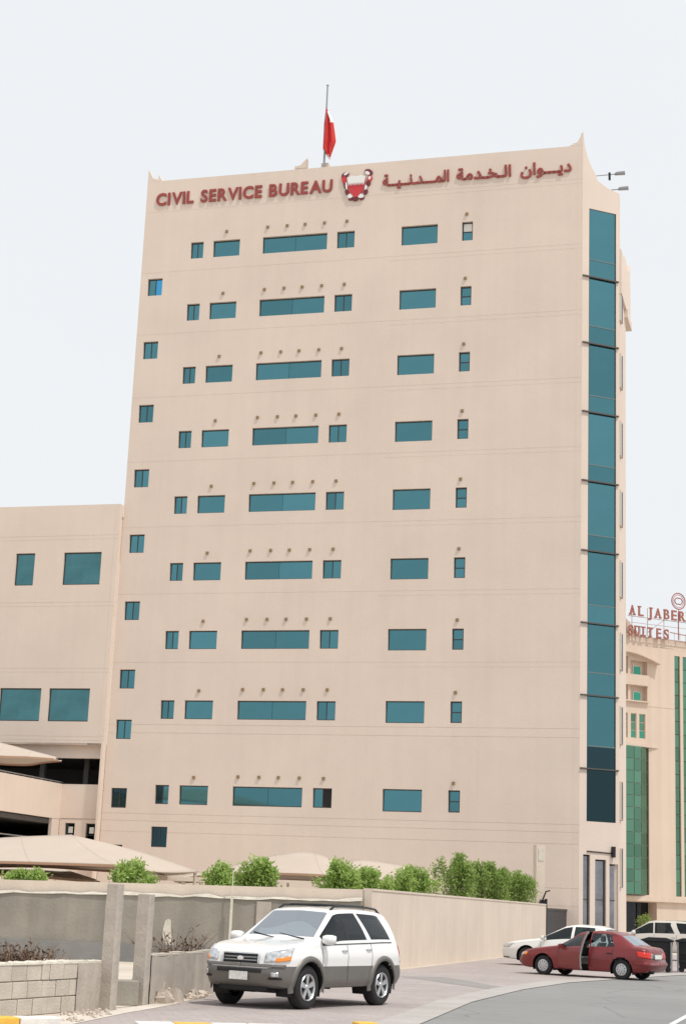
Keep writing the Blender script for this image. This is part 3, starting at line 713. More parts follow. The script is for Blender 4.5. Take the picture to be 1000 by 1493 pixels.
# ---------------------------------------------------------------- compound walls
CX, CY = 1.28, 47.5
WA = R(90 - 15.5)
wl = thing('compound_wall', 'long cream painted wall running back from the white car to the dark gate', 'wall', (CX, CY, 0), WA)
LW = 34.6
b = MB(); b.box(-.1, LW, 0, .22, 0, 2.2); b.build('wall_panel', m_wallpaint, wl)
b = MB(); b.box(-.1, LW, -.02, .25, 2.2, 2.26); b.build('coping', m_wallpaint, wl)
wf = thing('compound_wall', 'cream wall top showing above the grey rendered wall, with shrubs behind', 'wall', (CX, CY, 0), 0)
b = MB(); b.add([(-40, 0, 0), (.0, 0, 0), (.0, 0, 2.23), (-40, 0, 1.72), (-40, .22, 0), (.0, .22, 0), (.0, .22, 2.23), (-40, .22, 1.72)],
                [(0, 1, 2, 3), (1, 5, 6, 2), (3, 2, 6, 7), (5, 4, 7, 6), (4, 0, 3, 7)]); b.build('wall_panel', m_wallpaint, wf)
gwl = thing('rendered_wall', 'grey rendered block wall with ragged mortar along its top, behind the low wall', 'wall', (CX, CY - .32, 0), 0)
n = 110; b = MB(); top = []
for i in range(n + 1):
    x = -40 + 39.7 * i / n; top.append((x, 1.22 + .0 + (1.92 - 1.22) * (i / n) ** .9 if False else 1.36 + .56 * (i / n) + random.uniform(-.02, .02)))
vs = [(x, 0, 0) for x, z in top] + [(x, 0, z) for x, z in top] + [(x, .26, z) for x, z in top]
N = n + 1
b.add(vs, [(i, i + 1, N + i + 1, N + i) for i in range(n)] + [(N + i, N + i + 1, 2 * N + i + 1, 2 * N + i) for i in range(n)])
b.add([(-.3, 0, 0), (-.3, .26, 0), (-.3, .26, 1.92), (-.3, 0, 1.92)], [(0, 1, 2, 3)])
b.build('wall_panel', m_conc, gwl)
b = MB()
vs = []; 
for i, (x, z) in enumerate(top):
    h = random.uniform(.03, .10) if i % 3 else random.uniform(.0, .05)
    vs += [(x, -.03 - random.uniform(0, .03), z - random.uniform(.02, .05)), (x, -.02, z + h * .6), (x, .2, z + h * .7)]
b.add(vs, [(3 * i + k, 3 * i + 3 + k, 3 * i + 4 + k, 3 * i + 1 + k) for i in range(n) for k in (0, 1)]); b.build('mortar_ridge', m_mortar, gwl)
b = MB(); b.box(-40, -.3, -.07, 0, 0, .50); b.build('footing', m_footing, gwl)
for x, wd in ((-2.9, .34), (-1.0, .3)):
    b = MB(); b.box(x - wd, x + wd * .2, -.06, 0, .5, 1.78); b.build('pilaster', m_post, gwl)
b = MB(); k = 22; L_ = []; R_ = []
for i in range(k + 1):
    z = .12 + 1.08 * i / k; t = i / k
    wv = .09 + .045 * math.sin(3.1 * t + .3); cx_ = -5.60 - .10 * t + .03 * math.sin(7 * t)
    if i in (0, k): wv *= .4
    L_.append((cx_ - wv, z)); R_.append((cx_ + wv * .9, z))
b.prism(R_ + L_[::-1], -.014, -.0); b.build('render_smear', m_mortar, gwl)
stk = MB(); stk.box(-.035, .035, -.035, .035, 0, 1.9); stk.box(-.012, .012, -.012, .012, 1.9, 2.6)
so_ = stk.build('marker_stake', m_mortar); so_.location = (CX - 3.93, CY - .55, 0); tag(so_, 'thin pale stake standing against the grey rendered wall left of the white car', 'stake')
# low block wall in front with its posts
BA = math.atan2(26.84 - 24.03, -3.39 + 4.52)
bw = thing('block_wall', 'low wall of bare concrete blocks at the bottom left corner', 'wall', (-3.46, 26.75, 0), BA)   # local x runs back along the wall
TH = .735
b = MB(); b.box(-5.5, 0, .03, .17, 0, TH - .03); b.build('mortar_bed', m_joint, bw)
rowh = .235
for r_ in range(3):
    x = -.55 + (.0 if r_ != 1 else -.2); 
    x = (-.05, -.62, -.42)[r_] if r_ else -.50
    x = [-.42, -.62, -.80][r_]
    k = 0
    while x > -5.5:
        ln = random.choice((.40, .40, .41, .38, .22 if random.random() < .3 else .40))
        x0 = max(x - ln, -5.5)
        dy = random.uniform(-.008, .008)
        bb = MB(); bb.box(x0 + .006, x - .006, dy, .2 + dy, r_ * (rowh + .008) + .006, r_ * (rowh + .008) + rowh)
        bb.build('concrete_block', m_block, bw, bevel=.008); x = x0 - .002; k += 1
b = MB(); seg = 26; vs = []
for i in range(seg + 1):
    t = i / seg; x = -.82 * t
    vs += [(x, -.012 - .012 * abs(math.sin(i * 2.1)), 0), (x, -.014, TH * .35), (x, -.012 - .01 * abs(math.sin(i * 1.3)), TH * (.7 + .02 * math.sin(i))), (x, -.008, TH), (x, .21, TH + .01), (x, .21, 0)]
b.add(vs, [(6 * i + k, 6 * i + 6 + k, 6 * i + 7 + k, 6 * i + 1 + k) for i in range(seg) for k in range(5)][::1]); b.build('smeared_plaster', m_post, bw)
b = MB(); vs = []
for i in range(60):
    x = -5.5 + 5.5 * i / 59; vs += [(x, -.01, TH - .02), (x, -.005, TH + random.uniform(0, .03)), (x, .2, TH + random.uniform(0, .03)), (x, .21, TH - .02)]
b.add(vs, [(4 * i + k, 4 * i + 4 + k, 4 * i + 5 + k, 4 * i + 1 + k) for i in range(59) for k in range(3)]); b.build('mortar_cap', m_mortar, bw)
def post(x, y, h, sx, sy, label):
    p = MB(); k = 14; vs = []
    for i in range(k + 1):
        z = h * i / k; j = lambda: random.uniform(-.004, .004)
        vs += [(-sx / 2 + j(), -sy / 2 + j(), z), (sx / 2 + j(), -sy / 2 + j(), z), (sx / 2 + j(), sy / 2 + j(), z), (-sx / 2 + j(), sy / 2 + j(), z)]
    fs = [(4 * i + q, 4 * i + (q + 1) % 4, 4 * i + 4 + (q + 1) % 4, 4 * i + 4 + q) for i in range(k) for q in range(4)] + [(4 * k, 4 * k + 1, 4 * k + 2, 4 * k + 3)]
    p.add(vs, fs); o = p.build('concrete_post', m_post); o.location = (x, y, 0); o.rotation_euler = (0, 0, R(-21))
    tag(o, label, 'post', 'concrete posts of the unfinished wall'); return o
post(-3.36, 26.72, 1.92, .19, .22, 'taller concrete post at the end of the bare block wall')
post(-3.03, 28.28, 1.79, .21, .21, 'shorter concrete post at the start of the smooth low wall')
bw2 = thing('low_wall', 'low smooth concrete wall between the shorter post and the white car', 'wall', (-2.88, 28.42, 0), R(90 - 11.5))
b = MB(); vs = []; k = 40
for i in range(k + 1):
    x = 8.0 * i / k; z = .80 + random.uniform(-.02, .02)
    vs += [(x, -.0 + random.uniform(-.01, .01), 0), (x, random.uniform(-.01, .01), z), (x, .2, z + random.uniform(-.02, .02)), (x, .2, 0)]
b.add(vs, [(4 * i + q, 4 * i + 4 + q, 4 * i + 5 + q, 4 * i + 1 + q) for i in range(k) for q in range(3)]); b.build('wall_panel', m_post, bw2)
for i in range(20):
    x = i * .4; bb = MB(); bb.box(x + .01, x + .39, .0, .2, .78, .80 + random.uniform(.0, .03)); bb.build('coping_block', m_block, bw2)
# block lying across the gap between the posts, rubble beyond
bl = MB(); bl.box(-.2, .2, -.2, .2, 0, .40); o = bl.build('block_stub', m_conc, None, (-3.27, 28.1, 0), bevel=.02); o.rotation_euler = (0, 0, .3); tag(o, 'stub of grey block wall low in the gap between the two posts', 'block')
plot = MB(); plot.quad((-40, 27.5, .006), (-3.6, 26.9, .006), (-1.3, 37.0, .006), (1.0, 47.2, .006)); plot.f[-1] = tuple(plot.f[-1]); plot.v[0] = (-40, 47.2, .006); 
plot = MB(); plot.add([(-3.45, 26.8, .006), (-2.95, 28.4, .006), (-1.2, 37, .006), (1.2, 47.15, .006), (-40, 47.15, .006), (-40, 20, .006), (-7, 20, .006), (-4.6, 24, .006)], [(0, 1, 2, 3, 4, 5, 6, 7)]); struct(plot.build('plot_floor', m_sand))
def rubble(cx, cy, rx, ry, n, hmax, label, big=.16):
    b = MB()
    for i in range(n):
        a, q = random.uniform(0, 6.28), random.random() ** .6
        x, y = cx + rx * q * math.cos(a), cy + ry * q * math.sin(a); s = random.uniform(.03, big)
        z0 = hmax * (1 - q) * random.random()
        M_ = Matrix.Rotation(random.uniform(0, 3), 3, Vector((random.random(), random.random(), 1)).normalized())
        vs = [M_ @ Vector((sx * s * random.uniform(.6, 1), sy * s * random.uniform(.6, 1), sz * s * random.uniform(.4, .8))) + Vector((x, y, z0 + s * .3)) for sx in (-1, 1) for sy in (-1, 1) for sz in (-1, 1)]
        b.add(vs, [(0, 1, 3, 2), (4, 6, 7, 5), (0, 4, 5, 1), (2, 3, 7, 6), (0, 2, 6, 4), (1, 5, 7, 3)])
    o = b.build('rubble', m_rubble); tag(o, label, 'rubble'); o['kind'] = 'stuff'; return o
rubble(-3.05, 29.6, .5, 1.1, 90, .35, 'pale rubble heap seen through the gap between the posts', .2)
rubble(-2.45, 31.6, .28, 1.6, 70, .12, 'scattered broken stones at the foot of the low wall by the car', .10)
rubble(-3.5, 25.2, .35, 1.5, 60, .02, 'small stones along the foot of the bare block wall', .035)
rubble(-.2, 46.2, 1.1, .35, 30, .05, 'crumbled mortar on the ground at the wall corner', .06)

def brush(x, y, z, rx, h, label, n=300):
    t = thing('dry_brush', label, 'dry bush', (x, y, z)); b = MB()
    for i in range(n):
        a = random.uniform(0, 6.28); q = random.random() ** .5
        p0 = Vector((rx * q * math.cos(a), .5 * rx * q * math.sin(a), 0)); d = Vector((random.uniform(-.6, .6), random.uniform(-.5, .5), 1)).normalized()
        L_ = h * random.uniform(.45, 1.0) * (1 - .5 * q * q)
        p1 = p0 + d * L_ * .6; p2 = p1 + (d + Vector((random.uniform(-.7, .7), random.uniform(-.7, .7), random.uniform(-.2, .2)))) * L_ * .35
        b.tube([p0, p1, p2], [.012, .009, .004], 4, False)
        for q_ in range(2):
            c = p1.lerp(p2, random.random()); e = Vector((random.uniform(-1, 1), random.uniform(-1, 1), random.uniform(-.4, 1))).normalized() * random.uniform(.06, .13); f = e.cross(Vector((.3, .5, 1))).normalized() * .026
            b.add([c, c + e * .5 + f, c + e, c + e * .5 - f], [(0, 1, 2, 3)])
    b.build('dry_twigs', m_dry, t); 
    mb = MB(); k = 24; mb.add([(0, 0, h * .32)] + [(rx * 1.1 * math.cos(2 * math.pi * i / k), rx * .6 * math.sin(2 * math.pi * i / k), 0) for i in range(k)], [(0, i + 1, (i + 1) % k + 1) for i in range(k)]); mb.build('soil_mound', m_rubble, t)
    return t
brush(-5.3, 29.6, 0, .75, 1.12, 'dry brown brush heap showing above the bare block wall', 900)
brush(-2.85, 33.2, 0, .45, 1.45, 'dry brown twigs showing above the smooth low wall left of the car')
# gate, pier
gt = thing('metal_gate', 'dark metal sheet gate between the cream wall end and the tower corner', 'gate', (CX + LW * math.cos(WA) , CY + LW * math.sin(WA), 0), WA - R(2))
pb = mat('gate_paint', (.028, .028, .032), .5, noise=(3, .2))
for i in range(18): 
    bb = MB(); bb.box(i * .37 + .01, i * .37 + .35, 0, .03, .15, 1.98 + .0); bb.build('gate_plank', pb, gt)
b = MB(); b.box(0, 6.66, -.03, .0, 1.98, 2.08).box(0, 6.66, -.03, 0, .1, .2).box(0, 6.66, .03, .06, 1.0, 1.08); b.box(-.05, 0, -.05, .08, 0, 2.5); b.build('gate_frame', m_darkmetal, gt)
pr = thing('wall_pier', 'tall narrow cream pier rising behind the end of the cream wall', 'pier', (CX + (LW + .2) * math.cos(WA) - .25, CY + (LW + .2) * math.sin(WA) + .4, 0), WA - R(60))
b = MB(); b.box(-.3, .16, -.12, .3, 0, 5.05); b.build('pier_shaft', m_wallpaint, pr)
b = MB(); b.box(-.2, .08, -.14, -.12, 4.3, 4.9); b.build('pier_panel', m_mortar, pr)
b = MB(); b.tube([(.0, -.15, 2.3), (.0, -.3, 2.5), (.1, -.42, 2.85), (.3, -.45, 2.9)], .04, 6); b.box(-.12, .1, -.35, -.15, 2.05, 2.45); b.build('intercom_arm', m_darkmetal, pr)

# ---------------------------------------------------------------- shade canopies
def canopy(pts_ridge, pts_a, pts_b, label, posts, hemlow=.05, hip=None):
    """tensioned cloth: ridge line and two eaves lines of equal length; slightly sagging between them"""
    t = thing('shade_canopy', label, 'canopy', tuple(pts_ridge[0]), 0, 'cloth shade canopies of the car park'); o0 = Vector(pts_ridge[0])
    k = 24; n = 10
    def lin(pts, s):
        s *= len(pts) - 1; i = min(int(s), len(pts) - 2); f = s - i
        P = [Vector(pts[max(0, min(len(pts) - 1, i + q))]) for q in (-1, 0, 1, 2)]
        return .5 * ((2 * P[1]) + (P[2] - P[0]) * f + (2 * P[0] - 5 * P[1] + 4 * P[2] - P[3]) * f * f + (3 * P[1] - P[0] - 3 * P[2] + P[3]) * f ** 3)
    b = MB()
    for e, eave in enumerate((pts_a, pts_b)):
        vs = []
        for i in range(k + 1):
            A, B_ = lin(pts_ridge, i / k) - o0, lin(eave, i / k) - o0
            for j in range(n + 1):
                p = A.lerp(B_, j / n); p.z -= .10 * math.sin(math.pi * j / n); vs.append(p)
        fs = [(i * (n + 1) + j, (i + 1) * (n + 1) + j, (i + 1) * (n + 1) + j + 1, i * (n + 1) + j + 1) for i in range(k) for j in range(n)]
        b.add(vs, fs if e == 0 else [f[::-1] for f in fs])
        hv = []
        for i in range(k + 1):
            p = lin(eave, i / k) - o0; hv += [p, p - Vector((0, 0, hemlow + .02))]
        hm = MB(); hm.add(hv, [(2 * i, 2 * i + 2, 2 * i + 3, 2 * i + 1) for i in range(k)]); hm.build('hem', m_fabric_trim, t)
    if hip:
        P = Vector(pts_ridge[-1]) - o0; E_ = Vector(hip) - o0
        for e, C_ in ((0, Vector(pts_a[-1]) - o0), (1, Vector(pts_b[-1]) - o0)):
            vs = []; m_ = 12
            for i in range(m_ + 1):
                s_ = i / m_; A, B_ = P.lerp(C_, s_), P.lerp(E_, s_); A = A - Vector((0, 0, .10 * math.sin(math.pi * s_))); B_ = B_ + Vector((0, 0, .10 * math.sin(math.pi * s_)))
                for j in range(m_ + 1): vs.append(A.lerp(B_, j / m_) - Vector((0, 0, .12 * s_ * math.sin(math.pi * j / m_))))
            hp = MB(); fs = [(i * (m_ + 1) + j, (i + 1) * (m_ + 1) + j, (i + 1) * (m_ + 1) + j + 1, i * (m_ + 1) + j + 1) for i in range(m_) for j in range(m_)]
            hp.add(vs, fs if e == 0 else [f[::-1] for f in fs]); q_ = hp.build('end_cloth', m_fabric, t, smooth=True); q_.modifiers.new('thick', 'SOLIDIFY').thickness = .02
    for i in (6, 12, 18):
        A, B_ = lin(pts_ridge, i / k) - o0, lin(pts_a, i / k) - o0; sp_ = []
        for j in range(n + 1):
            p = A.lerp(B_, j / n); p.z -= .10 * math.sin(math.pi * j / n); sp_.append(p + Vector((0, -.012, .018)))
        MB().tube(sp_, .014, 4).build('seam', m_fabric, t)
    o = b.build('cloth', m_fabric, t, smooth=True); s = o.modifiers.new('thick', 'SOLIDIFY'); s.thickness = .02
    for (x, y, z) in posts:
        pm = MB(); pm.tube([(x - o0.x, y - o0.y, -o0.z), (x - o0.x, y - o0.y, z - o0.z)], .06, 8); pm.build('post', m_fabric, t)
    return t
canopy([(-17, 61, 3.1), (-14.2, 60.8, 3.35), (-11.8, 60.4, 3.66), (-9.25, 60, 3.85)], [(-17, 57, 2.6), (-13.6, 56.7, 2.68), (-11, 56.5, 2.76), (-7.15, 56, 2.79)], [(-17, 65, 2.6), (-13.8, 65, 2.7), (-11, 64.8, 2.8), (-7.3, 64.2, 2.7)],
       'large cream cloth canopy at the far left, peaked above the wall', [(-7.1, 56.3, 2.75), (-12, 57.0, 2.7), (-4.75, 60, 2.7)], hip=(-4.62, 60, 2.76))
canopy([(-17, 68, 2.9), (-13.5, 67, 3.05), (-11.4, 66, 2.95), (-10.2, 65, 2.7), (-8.7, 63, 2.36)], [(-17, 64, 2.5), (-13, 63.5, 2.42), (-11.3, 63.2, 2.4), (-10, 62.8, 2.36), (-8.8, 62.6, 2.3)], [(-17, 70, 2.5), (-13, 70, 2.5), (-11, 69, 2.5), (-9.6, 66, 2.4), (-8.6, 63.6, 2.3)],
       'small low cream canopy showing under the large one at the left', [(-9.4, 63.2, 2.4)])
canopy([(-6.4, 69, 2.6), (-4.4, 70, 3.1), (-2.2, 70.5, 3.75), (-.6, 70, 3.86), (1.0, 69, 3.2)], [(-6.2, 68, 2.55), (-4.2, 66.6, 2.85), (-2.1, 66, 2.92), (-.2, 66, 2.93), (1.2, 68, 2.9)], [(-6.4, 72, 2.5), (-4, 73, 2.7), (-2, 74, 2.8), (0, 74, 2.8), (1.4, 71, 2.8)],
       'cream cloth canopy in the middle behind the shrubs', [(-3.9, 67.4, 2.9), (.4, 67.4, 2.9)])
canopy([(-.4, 75, 3.0), (.6, 75.5, 3.6), (1.4, 76, 3.85), (3.0, 76, 3.7), (4.6, 75.5, 3.4)], [(-.4, 73, 2.8), (.8, 72, 2.9), (1.7, 71.8, 2.9), (3.2, 72, 2.9), (4.7, 73, 2.9)], [(-.4, 78, 2.7), (.8, 79, 2.8), (1.8, 79, 2.8), (3, 79, 2.8), (4.7, 78, 2.8)],
       'rightmost cream canopy, only its crown showing behind the shrubs', [(2, 73, 2.9)])
canopy([(-20, 78, 9.1), (-17.5, 77.5, 8.95), (-15.3, 77, 8.5), (-14.0, 76.5, 8.2), (-12.7, 76, 7.9)], [(-20, 74, 8.3), (-17.4, 74, 8.0), (-15.3, 74.3, 7.75), (-13.9, 74.8, 7.78), (-12.75, 75.6, 7.82)], [(-20, 82, 8.2), (-17, 82, 8), (-15, 81, 7.9), (-13.8, 79, 7.9), (-12.6, 77, 7.85)],
       'cream canopy tip high at the left edge in front of the parking deck', [(-17.5, 76, 8.3)])
cp = thing('carport_beam', 'pale carport beam with short legs showing over the wall near the big canopy', 'carport', (-5.5, 62, 0))
b = MB(); b.box(-.8, 2.4, 0, .25, 2.42, 2.58); b.build('beam', m_wallpaint, cp)
for x in (.1, .75, 2.2): MB().box(x, x + .14, .05, .2, 0, 2.42).build('leg', m_wallpaint, cp)
b = MB(); b.box(-.9, 2.5, 1.2, 1.25, 1.2, 2.3); b.build('dark_screen', m_darkpane, cp)
cp2 = thing('carport_beam', 'pale double carport beam under the middle canopy', 'carport', (-2.9, 65.2, 0))
b = MB(); b.box(0, 3.1, 0, .2, 2.55, 2.66).box(0, 3.1, 0, .2, 2.28, 2.4); b.build('beam', m_wallpaint, cp2)
for x in (.05, 1.3, 2.9): MB().box(x, x + .1, .22, .3, 0, 2.6).build('leg', m_wallpaint, cp2)

# ---------------------------------------------------------------- shrubs
def shrub(x, y, wd, top, material, label, n=5200, base=.9):
    t = thing('leafy_shrub', label, 'shrub', (x, y, 0), 0, 'leafy shrubs growing behind the wall')
    st = MB(); lf = MB(); sp = []
    k = max(11, int(wd * 17)); n = int(n * max(.55, wd / 1.2))
    for i in range(k):
        a = random.uniform(0, 6.28); q = random.random() ** .55
        ex, ey = wd * .5 * q * math.cos(a), wd * .45 * q * math.sin(a)
        h = top - .34 * q * q * min(1.6, top - 1.6) - .30 * random.random() ** 1.5 * random.uniform(.95, 1.0)
        p = [Vector((ex * .25, ey * .25, 0)), Vector((ex * .6, ey * .6, h * .5)), Vector((ex * .95, ey * .95, h * .8)), Vector((ex * 1.02 + random.uniform(-.1, .1), ey, h))]
        st.tube(p, [.022, .015, .01, .004], 4, False); sp.append(p)
    for i in range(n):
        p = random.choice(sp); u = 1 - random.random() ** 1.3 * .62; u *= 3; j = min(2, int(u)); c = p[j].lerp(p[j + 1], u - j)
        rad = .19 * (1.15 - u / 3 * .72)
        c = c + Vector((random.gauss(0, rad), random.gauss(0, rad), random.gauss(0, rad * .7)))
        if c.z < base: continue
        d = Vector((random.uniform(-1, 1), random.uniform(-1, 1), random.uniform(-.2, 1.2))).normalized(); L_ = random.uniform(.08, .15)
        s = d.cross(Vector((random.random() - .5, random.random() - .5, .4))).normalized() * L_ * .24
        lf.add([c, c + d * L_ * .5 + s, c + d * L_, c + d * L_ * .5 - s], [(0, 1, 2, 3)])
    lf.build('foliage', material, t); st.build('stem', m_twig, t); return t
shr = [(-8.95, 48.6, .5, 2.46, m_leafA, 'small light green shrub, leftmost, under the large canopy edge'), (-8.32, 48.4, .5, 2.44, m_leafA, 'small light green shrub beside the leftmost one, under the large canopy'),
       (-5.6, 48.4, 1.15, 2.80, m_leafA, 'rounded light green shrub standing alone just right of the taller post'),
       (-2.95, 48.4, 1.1, 2.82, m_leafA, 'light green shrub left of the peaked one, before the middle canopy'), (-2.0, 48.4, 1.0, 3.02, m_leafA, 'peaked light green shrub directly above the windscreen of the white car'),
       (.32, 48.7, 1.15, 3.05, m_leafA, 'pointed light green shrub just left of the wall corner'), (1.05, 51.3, 1.5, 2.95, m_leafA, 'low bushy shrub just right of the wall corner'),
       (2.85, 57.6, 1.75, 3.2, m_leafA, 'wide light green shrub behind the near end of the cream wall'), (4.70, 63.6, 1.5, 3.9, m_leafB, 'tall darker shrub, left of the last dense pair on the cream wall'),
       (6.6, 70.6, 2.0, 3.85, m_leafB, 'dense tall green shrub, second from the gate end'), (8.6, 78.2, 2.2, 3.75, m_leafB, 'dense green shrub, nearest the gate end of the cream wall')]
for a in shr: shrub(*a[:6])
shrub(24.2, 128.4, 1.1, 2.1, m_leafB, 'small shrub by the dark hotel entrance', 900)['group'] = 'shrubs by the hotel'

# ---------------------------------------------------------------- wheelie bins
def bin_(x, y, rz, label):
    t = thing('wheelie_bin', label, 'bin', (x, y, 0), rz, 'dark wheelie bins at the roadside')
    b = MB(); b.add([(-.42, -.3, .12), (.42, -.3, .12), (.42, .3, .12), (-.42, .3, .12), (-.52, -.38, 1.02), (.52, -.38, 1.02), (.52, .38, 1.02), (-.52, .38, 1.02)], [(3, 2, 1, 0), (4, 5, 6, 7), (0, 1, 5, 4), (1, 2, 6, 5), (2, 3, 7, 6), (3, 0, 4, 7)])
    b.build('bin_body', m_black, t, bevel=.03)
    b = MB(); b.prism([(-.56, 1.02), (.56, 1.02), (.56, 1.06), (.3, 1.14), (-.3, 1.14), (-.56, 1.06)], -.42, .42); b.build('lid', m_darkmetal, t)
    for sx in (-1, 1): MB().box(sx * .47 - .03, sx * .47 + .03, -.46, -.40, .0, 1.0).build('support_leg', m_grey, t)
    for sx in (-.35, .35): MB().lathe_y([(.0, -.03), (.1, -.03), (.1, .03), (0, .03)], 14, (sx, -.28, .1)).build('wheel', m_tyre, t)
    for sz in (.35, .62): MB().box(-.36, .36, -.375, -.33, sz, sz + .05).build('rib', m_darkmetal, t)
    return t
bin_(11.3, 57.6, R(-12), 'dark wheelie bin just behind the red car boot, grey legs')
bin_(12.66, 58.5, R(-12), 'dark wheelie bin at the right edge of the picture')
# ---------------------------------------------------------------- cars
def pchip(x, y, q):
    x = np.asarray(x, float); y = np.asarray(y, float); h = np.diff(x); d = np.diff(y) / h; m = np.zeros_like(y)
    for i in range(1, len(x) - 1):
        if d[i - 1] * d[i] > 0:
            w1, w2 = 2 * h[i] + h[i - 1], h[i] + 2 * h[i - 1]; m[i] = (w1 + w2) / (w1 / d[i - 1] + w2 / d[i])
    m[0], m[-1] = d[0], d[-1]
    i = np.clip(np.searchsorted(x, q) - 1, 0, len(h) - 1); t = (q - x[i]) / h[i]
    return y[i] * (2 * t ** 3 - 3 * t ** 2 + 1) + h[i] * m[i] * (t ** 3 - 2 * t ** 2 + t) + y[i + 1] * (3 * t ** 2 - 2 * t ** 3) + h[i] * m[i + 1] * (t ** 3 - t ** 2)

NW = 8
SEG = [3, 1, 2, 4, 4, 5, NW, 3, 4, 4]
IDX = [0]
for s_ in SEG: IDX.append(IDX[-1] + s_)
NH = IDX[-1]

class CarShape:
    def __init__(s, table, linear, xs_extra, noseshift, warps=(), kinks=()):
        T_ = np.array(sorted(table)); s.T = T_; s.lin = linear
        xs = set(np.round(np.arange(T_[0, 0], T_[-1, 0], .035), 4)) | {round(float(T_[-1, 0]), 4)} | set(round(float(v), 4) for v in T_[:, 0])
        ex = [round(v, 4) for v in xs_extra]
        xs = [v for v in xs if all(abs(v - e) > .016 for e in ex) or v in (round(float(T_[0, 0]), 4), round(float(T_[-1, 0]), 4))] + ex
        s.xs = sorted(set(xs), reverse=True); s.n = len(s.xs)
        s.G = np.zeros((s.n, NH + 1, 3))
        for i, x in enumerate(s.xs): s.G[i] = s.section(x, noseshift)
        for (xc, A, wd) in warps:                        # slanted window edge
            a, b = IDX[6], IDX[7]
            for i, x in enumerate(s.xs):
                k = max(0, 1 - abs(x - xc) / wd)
                for j in range(a, b + 1): s.G[i, j, 0] += A * k * (j - a) / (b - a)
    def row(s, x):
        c = [float(pchip(s.T[:, 0], s.T[:, k], np.array([x]))[0]) for k in range(1, 8)]
        for (x0, x1) in s.lin:
            if x0 <= x <= x1:
                for k in (4, 7):
                    c[k - 1] = float(np.interp(x, s.T[:, 0], s.T[:, k]))
        return c
    def section(s, x, ns):
        zb, zc, zl, zt, w, wl, wt = s.row(x)
        g = zt - zl
        P = [(0, zb), (.80 * w, zb), (.945 * w, zb + .025), (.985 * w, zb + .11), (w * .995, zc), (w, zc + (zl - zc) * .5), (wl, zl), (wt + .035, zl + g * .86), (wt - .06, zl + g * .97), (wt * .5, zt), (0, zt + .012)]
        P = [np.array(p) for p in P]; o = []
        for k in range(10):
            p0, p1, p2, p3 = P[max(k - 1, 0)], P[k], P[k + 1], P[min(k + 2, 10)]
            for q in range(SEG[k]):
                t = q / SEG[k]
                if k in (0, 1, 2): v = p1 + (p2 - p1) * t
                elif k == 6: v = p1 + (p2 - p1) * t + np.array([.022 * math.sin(math.pi * t), 0])
                else:
                    if k == 5: p3 = p2 + (p2 - p1) * .3
                    if k == 7: p0 = p1 - (P[7] - P[6]) * .3
                    v = .5 * ((2 * p1) + (p2 - p0) * t + (2 * p0 - 5 * p1 + 4 * p2 - p3) * t * t + (3 * p1 - p0 - 3 * p2 + p3) * t ** 3)
                o.append(v)
        o.append(P[10]); o = np.array(o)
        r_ = np.zeros((NH + 1, 3)); r_[:, 1] = o[:, 0]; r_[:, 2] = o[:, 1]; r_[:, 0] = x + np.array([ns(x, z) for z in o[:, 1]])
        return r_
    def at_z(s, i, z):
        a, b = IDX[2], IDX[8]; zz = s.G[i, a:b, 2]
        return float(np.interp(z, zz, s.G[i, a:b, 0])), float(np.interp(z, zz, s.G[i, a:b, 1]))
    def side_y(s, x, z):
        pts = sorted(s.at_z(i, z) for i in range(s.n))
        return float(np.interp(x, [p[0] for p in pts], [p[1] for p in pts]))
    def outline(s, z, front=True):
        idx = range(s.n) if front else range(s.n - 1, -1, -1); pts = []
        for i in idx:
            if s.G[i, IDX[2], 2] - .02 <= z <= s.G[i, IDX[8], 2] + .03: pts.append(s.at_z(i, z))
            if len(pts) > 45: break
        if not pts: pts = [s.at_z(0 if front else s.n - 1, z)]
        return [(pts[0][0], 0.0)] + pts
    def patch(s, a0, a1, zlo, zhi, off, sign=1, front=True, na=10, nz=5):
        """strip of the outer skin measured by arc length from the centre of nose or tail"""
        V = []; 
        for j in range(nz + 1):
            for i in range(na + 1):
                f = i / na; a = a0 + (a1 - a0) * f; z = zlo(f) + (zhi(f) - zlo(f)) * j / nz
                o = s.outline(z, front); L_ = 0; p = o[-1]; d = (0, 1)
                for k in range(len(o) - 1):
                    l = math.hypot(o[k + 1][0] - o[k][0], o[k + 1][1] - o[k][1])
                    if L_ + l >= a and l > 1e-6:
                        t = (a - L_) / l; p = (o[k][0] + (o[k + 1][0] - o[k][0]) * t, o[k][1] + (o[k + 1][1] - o[k][1]) * t); d = ((o[k + 1][0] - o[k][0]) / l, (o[k + 1][1] - o[k][1]) / l); break
                    L_ += l
                nx, ny = (d[1], -d[0]) if front else (-d[1], d[0])
                if not front: nx, ny = -d[1], d[0]
                V.append((p[0] + nx * off, (p[1] + ny * off) * sign, z))
        b = MB(); b.add(V, [(j * (na + 1) + i, j * (na + 1) + i + 1, (j + 1) * (na + 1) + i + 1, (j + 1) * (na + 1) + i) for j in range(nz) for i in range(na)]); return b

def submesh(verts, faces, name, material, parent, smooth=True, ang=38):
    used = sorted({i for f in faces for i in f}); mp = {u: k for k, u in enumerate(used)}
    b = MB(); b.v = [tuple(verts[u]) for u in used]; b.f = [tuple(mp[i] for i in f) for f in faces]
    o = b.build(name, material, parent, smooth=smooth)
    if smooth: o.data.set_sharp_from_angle(angle=R(ang))
    return o

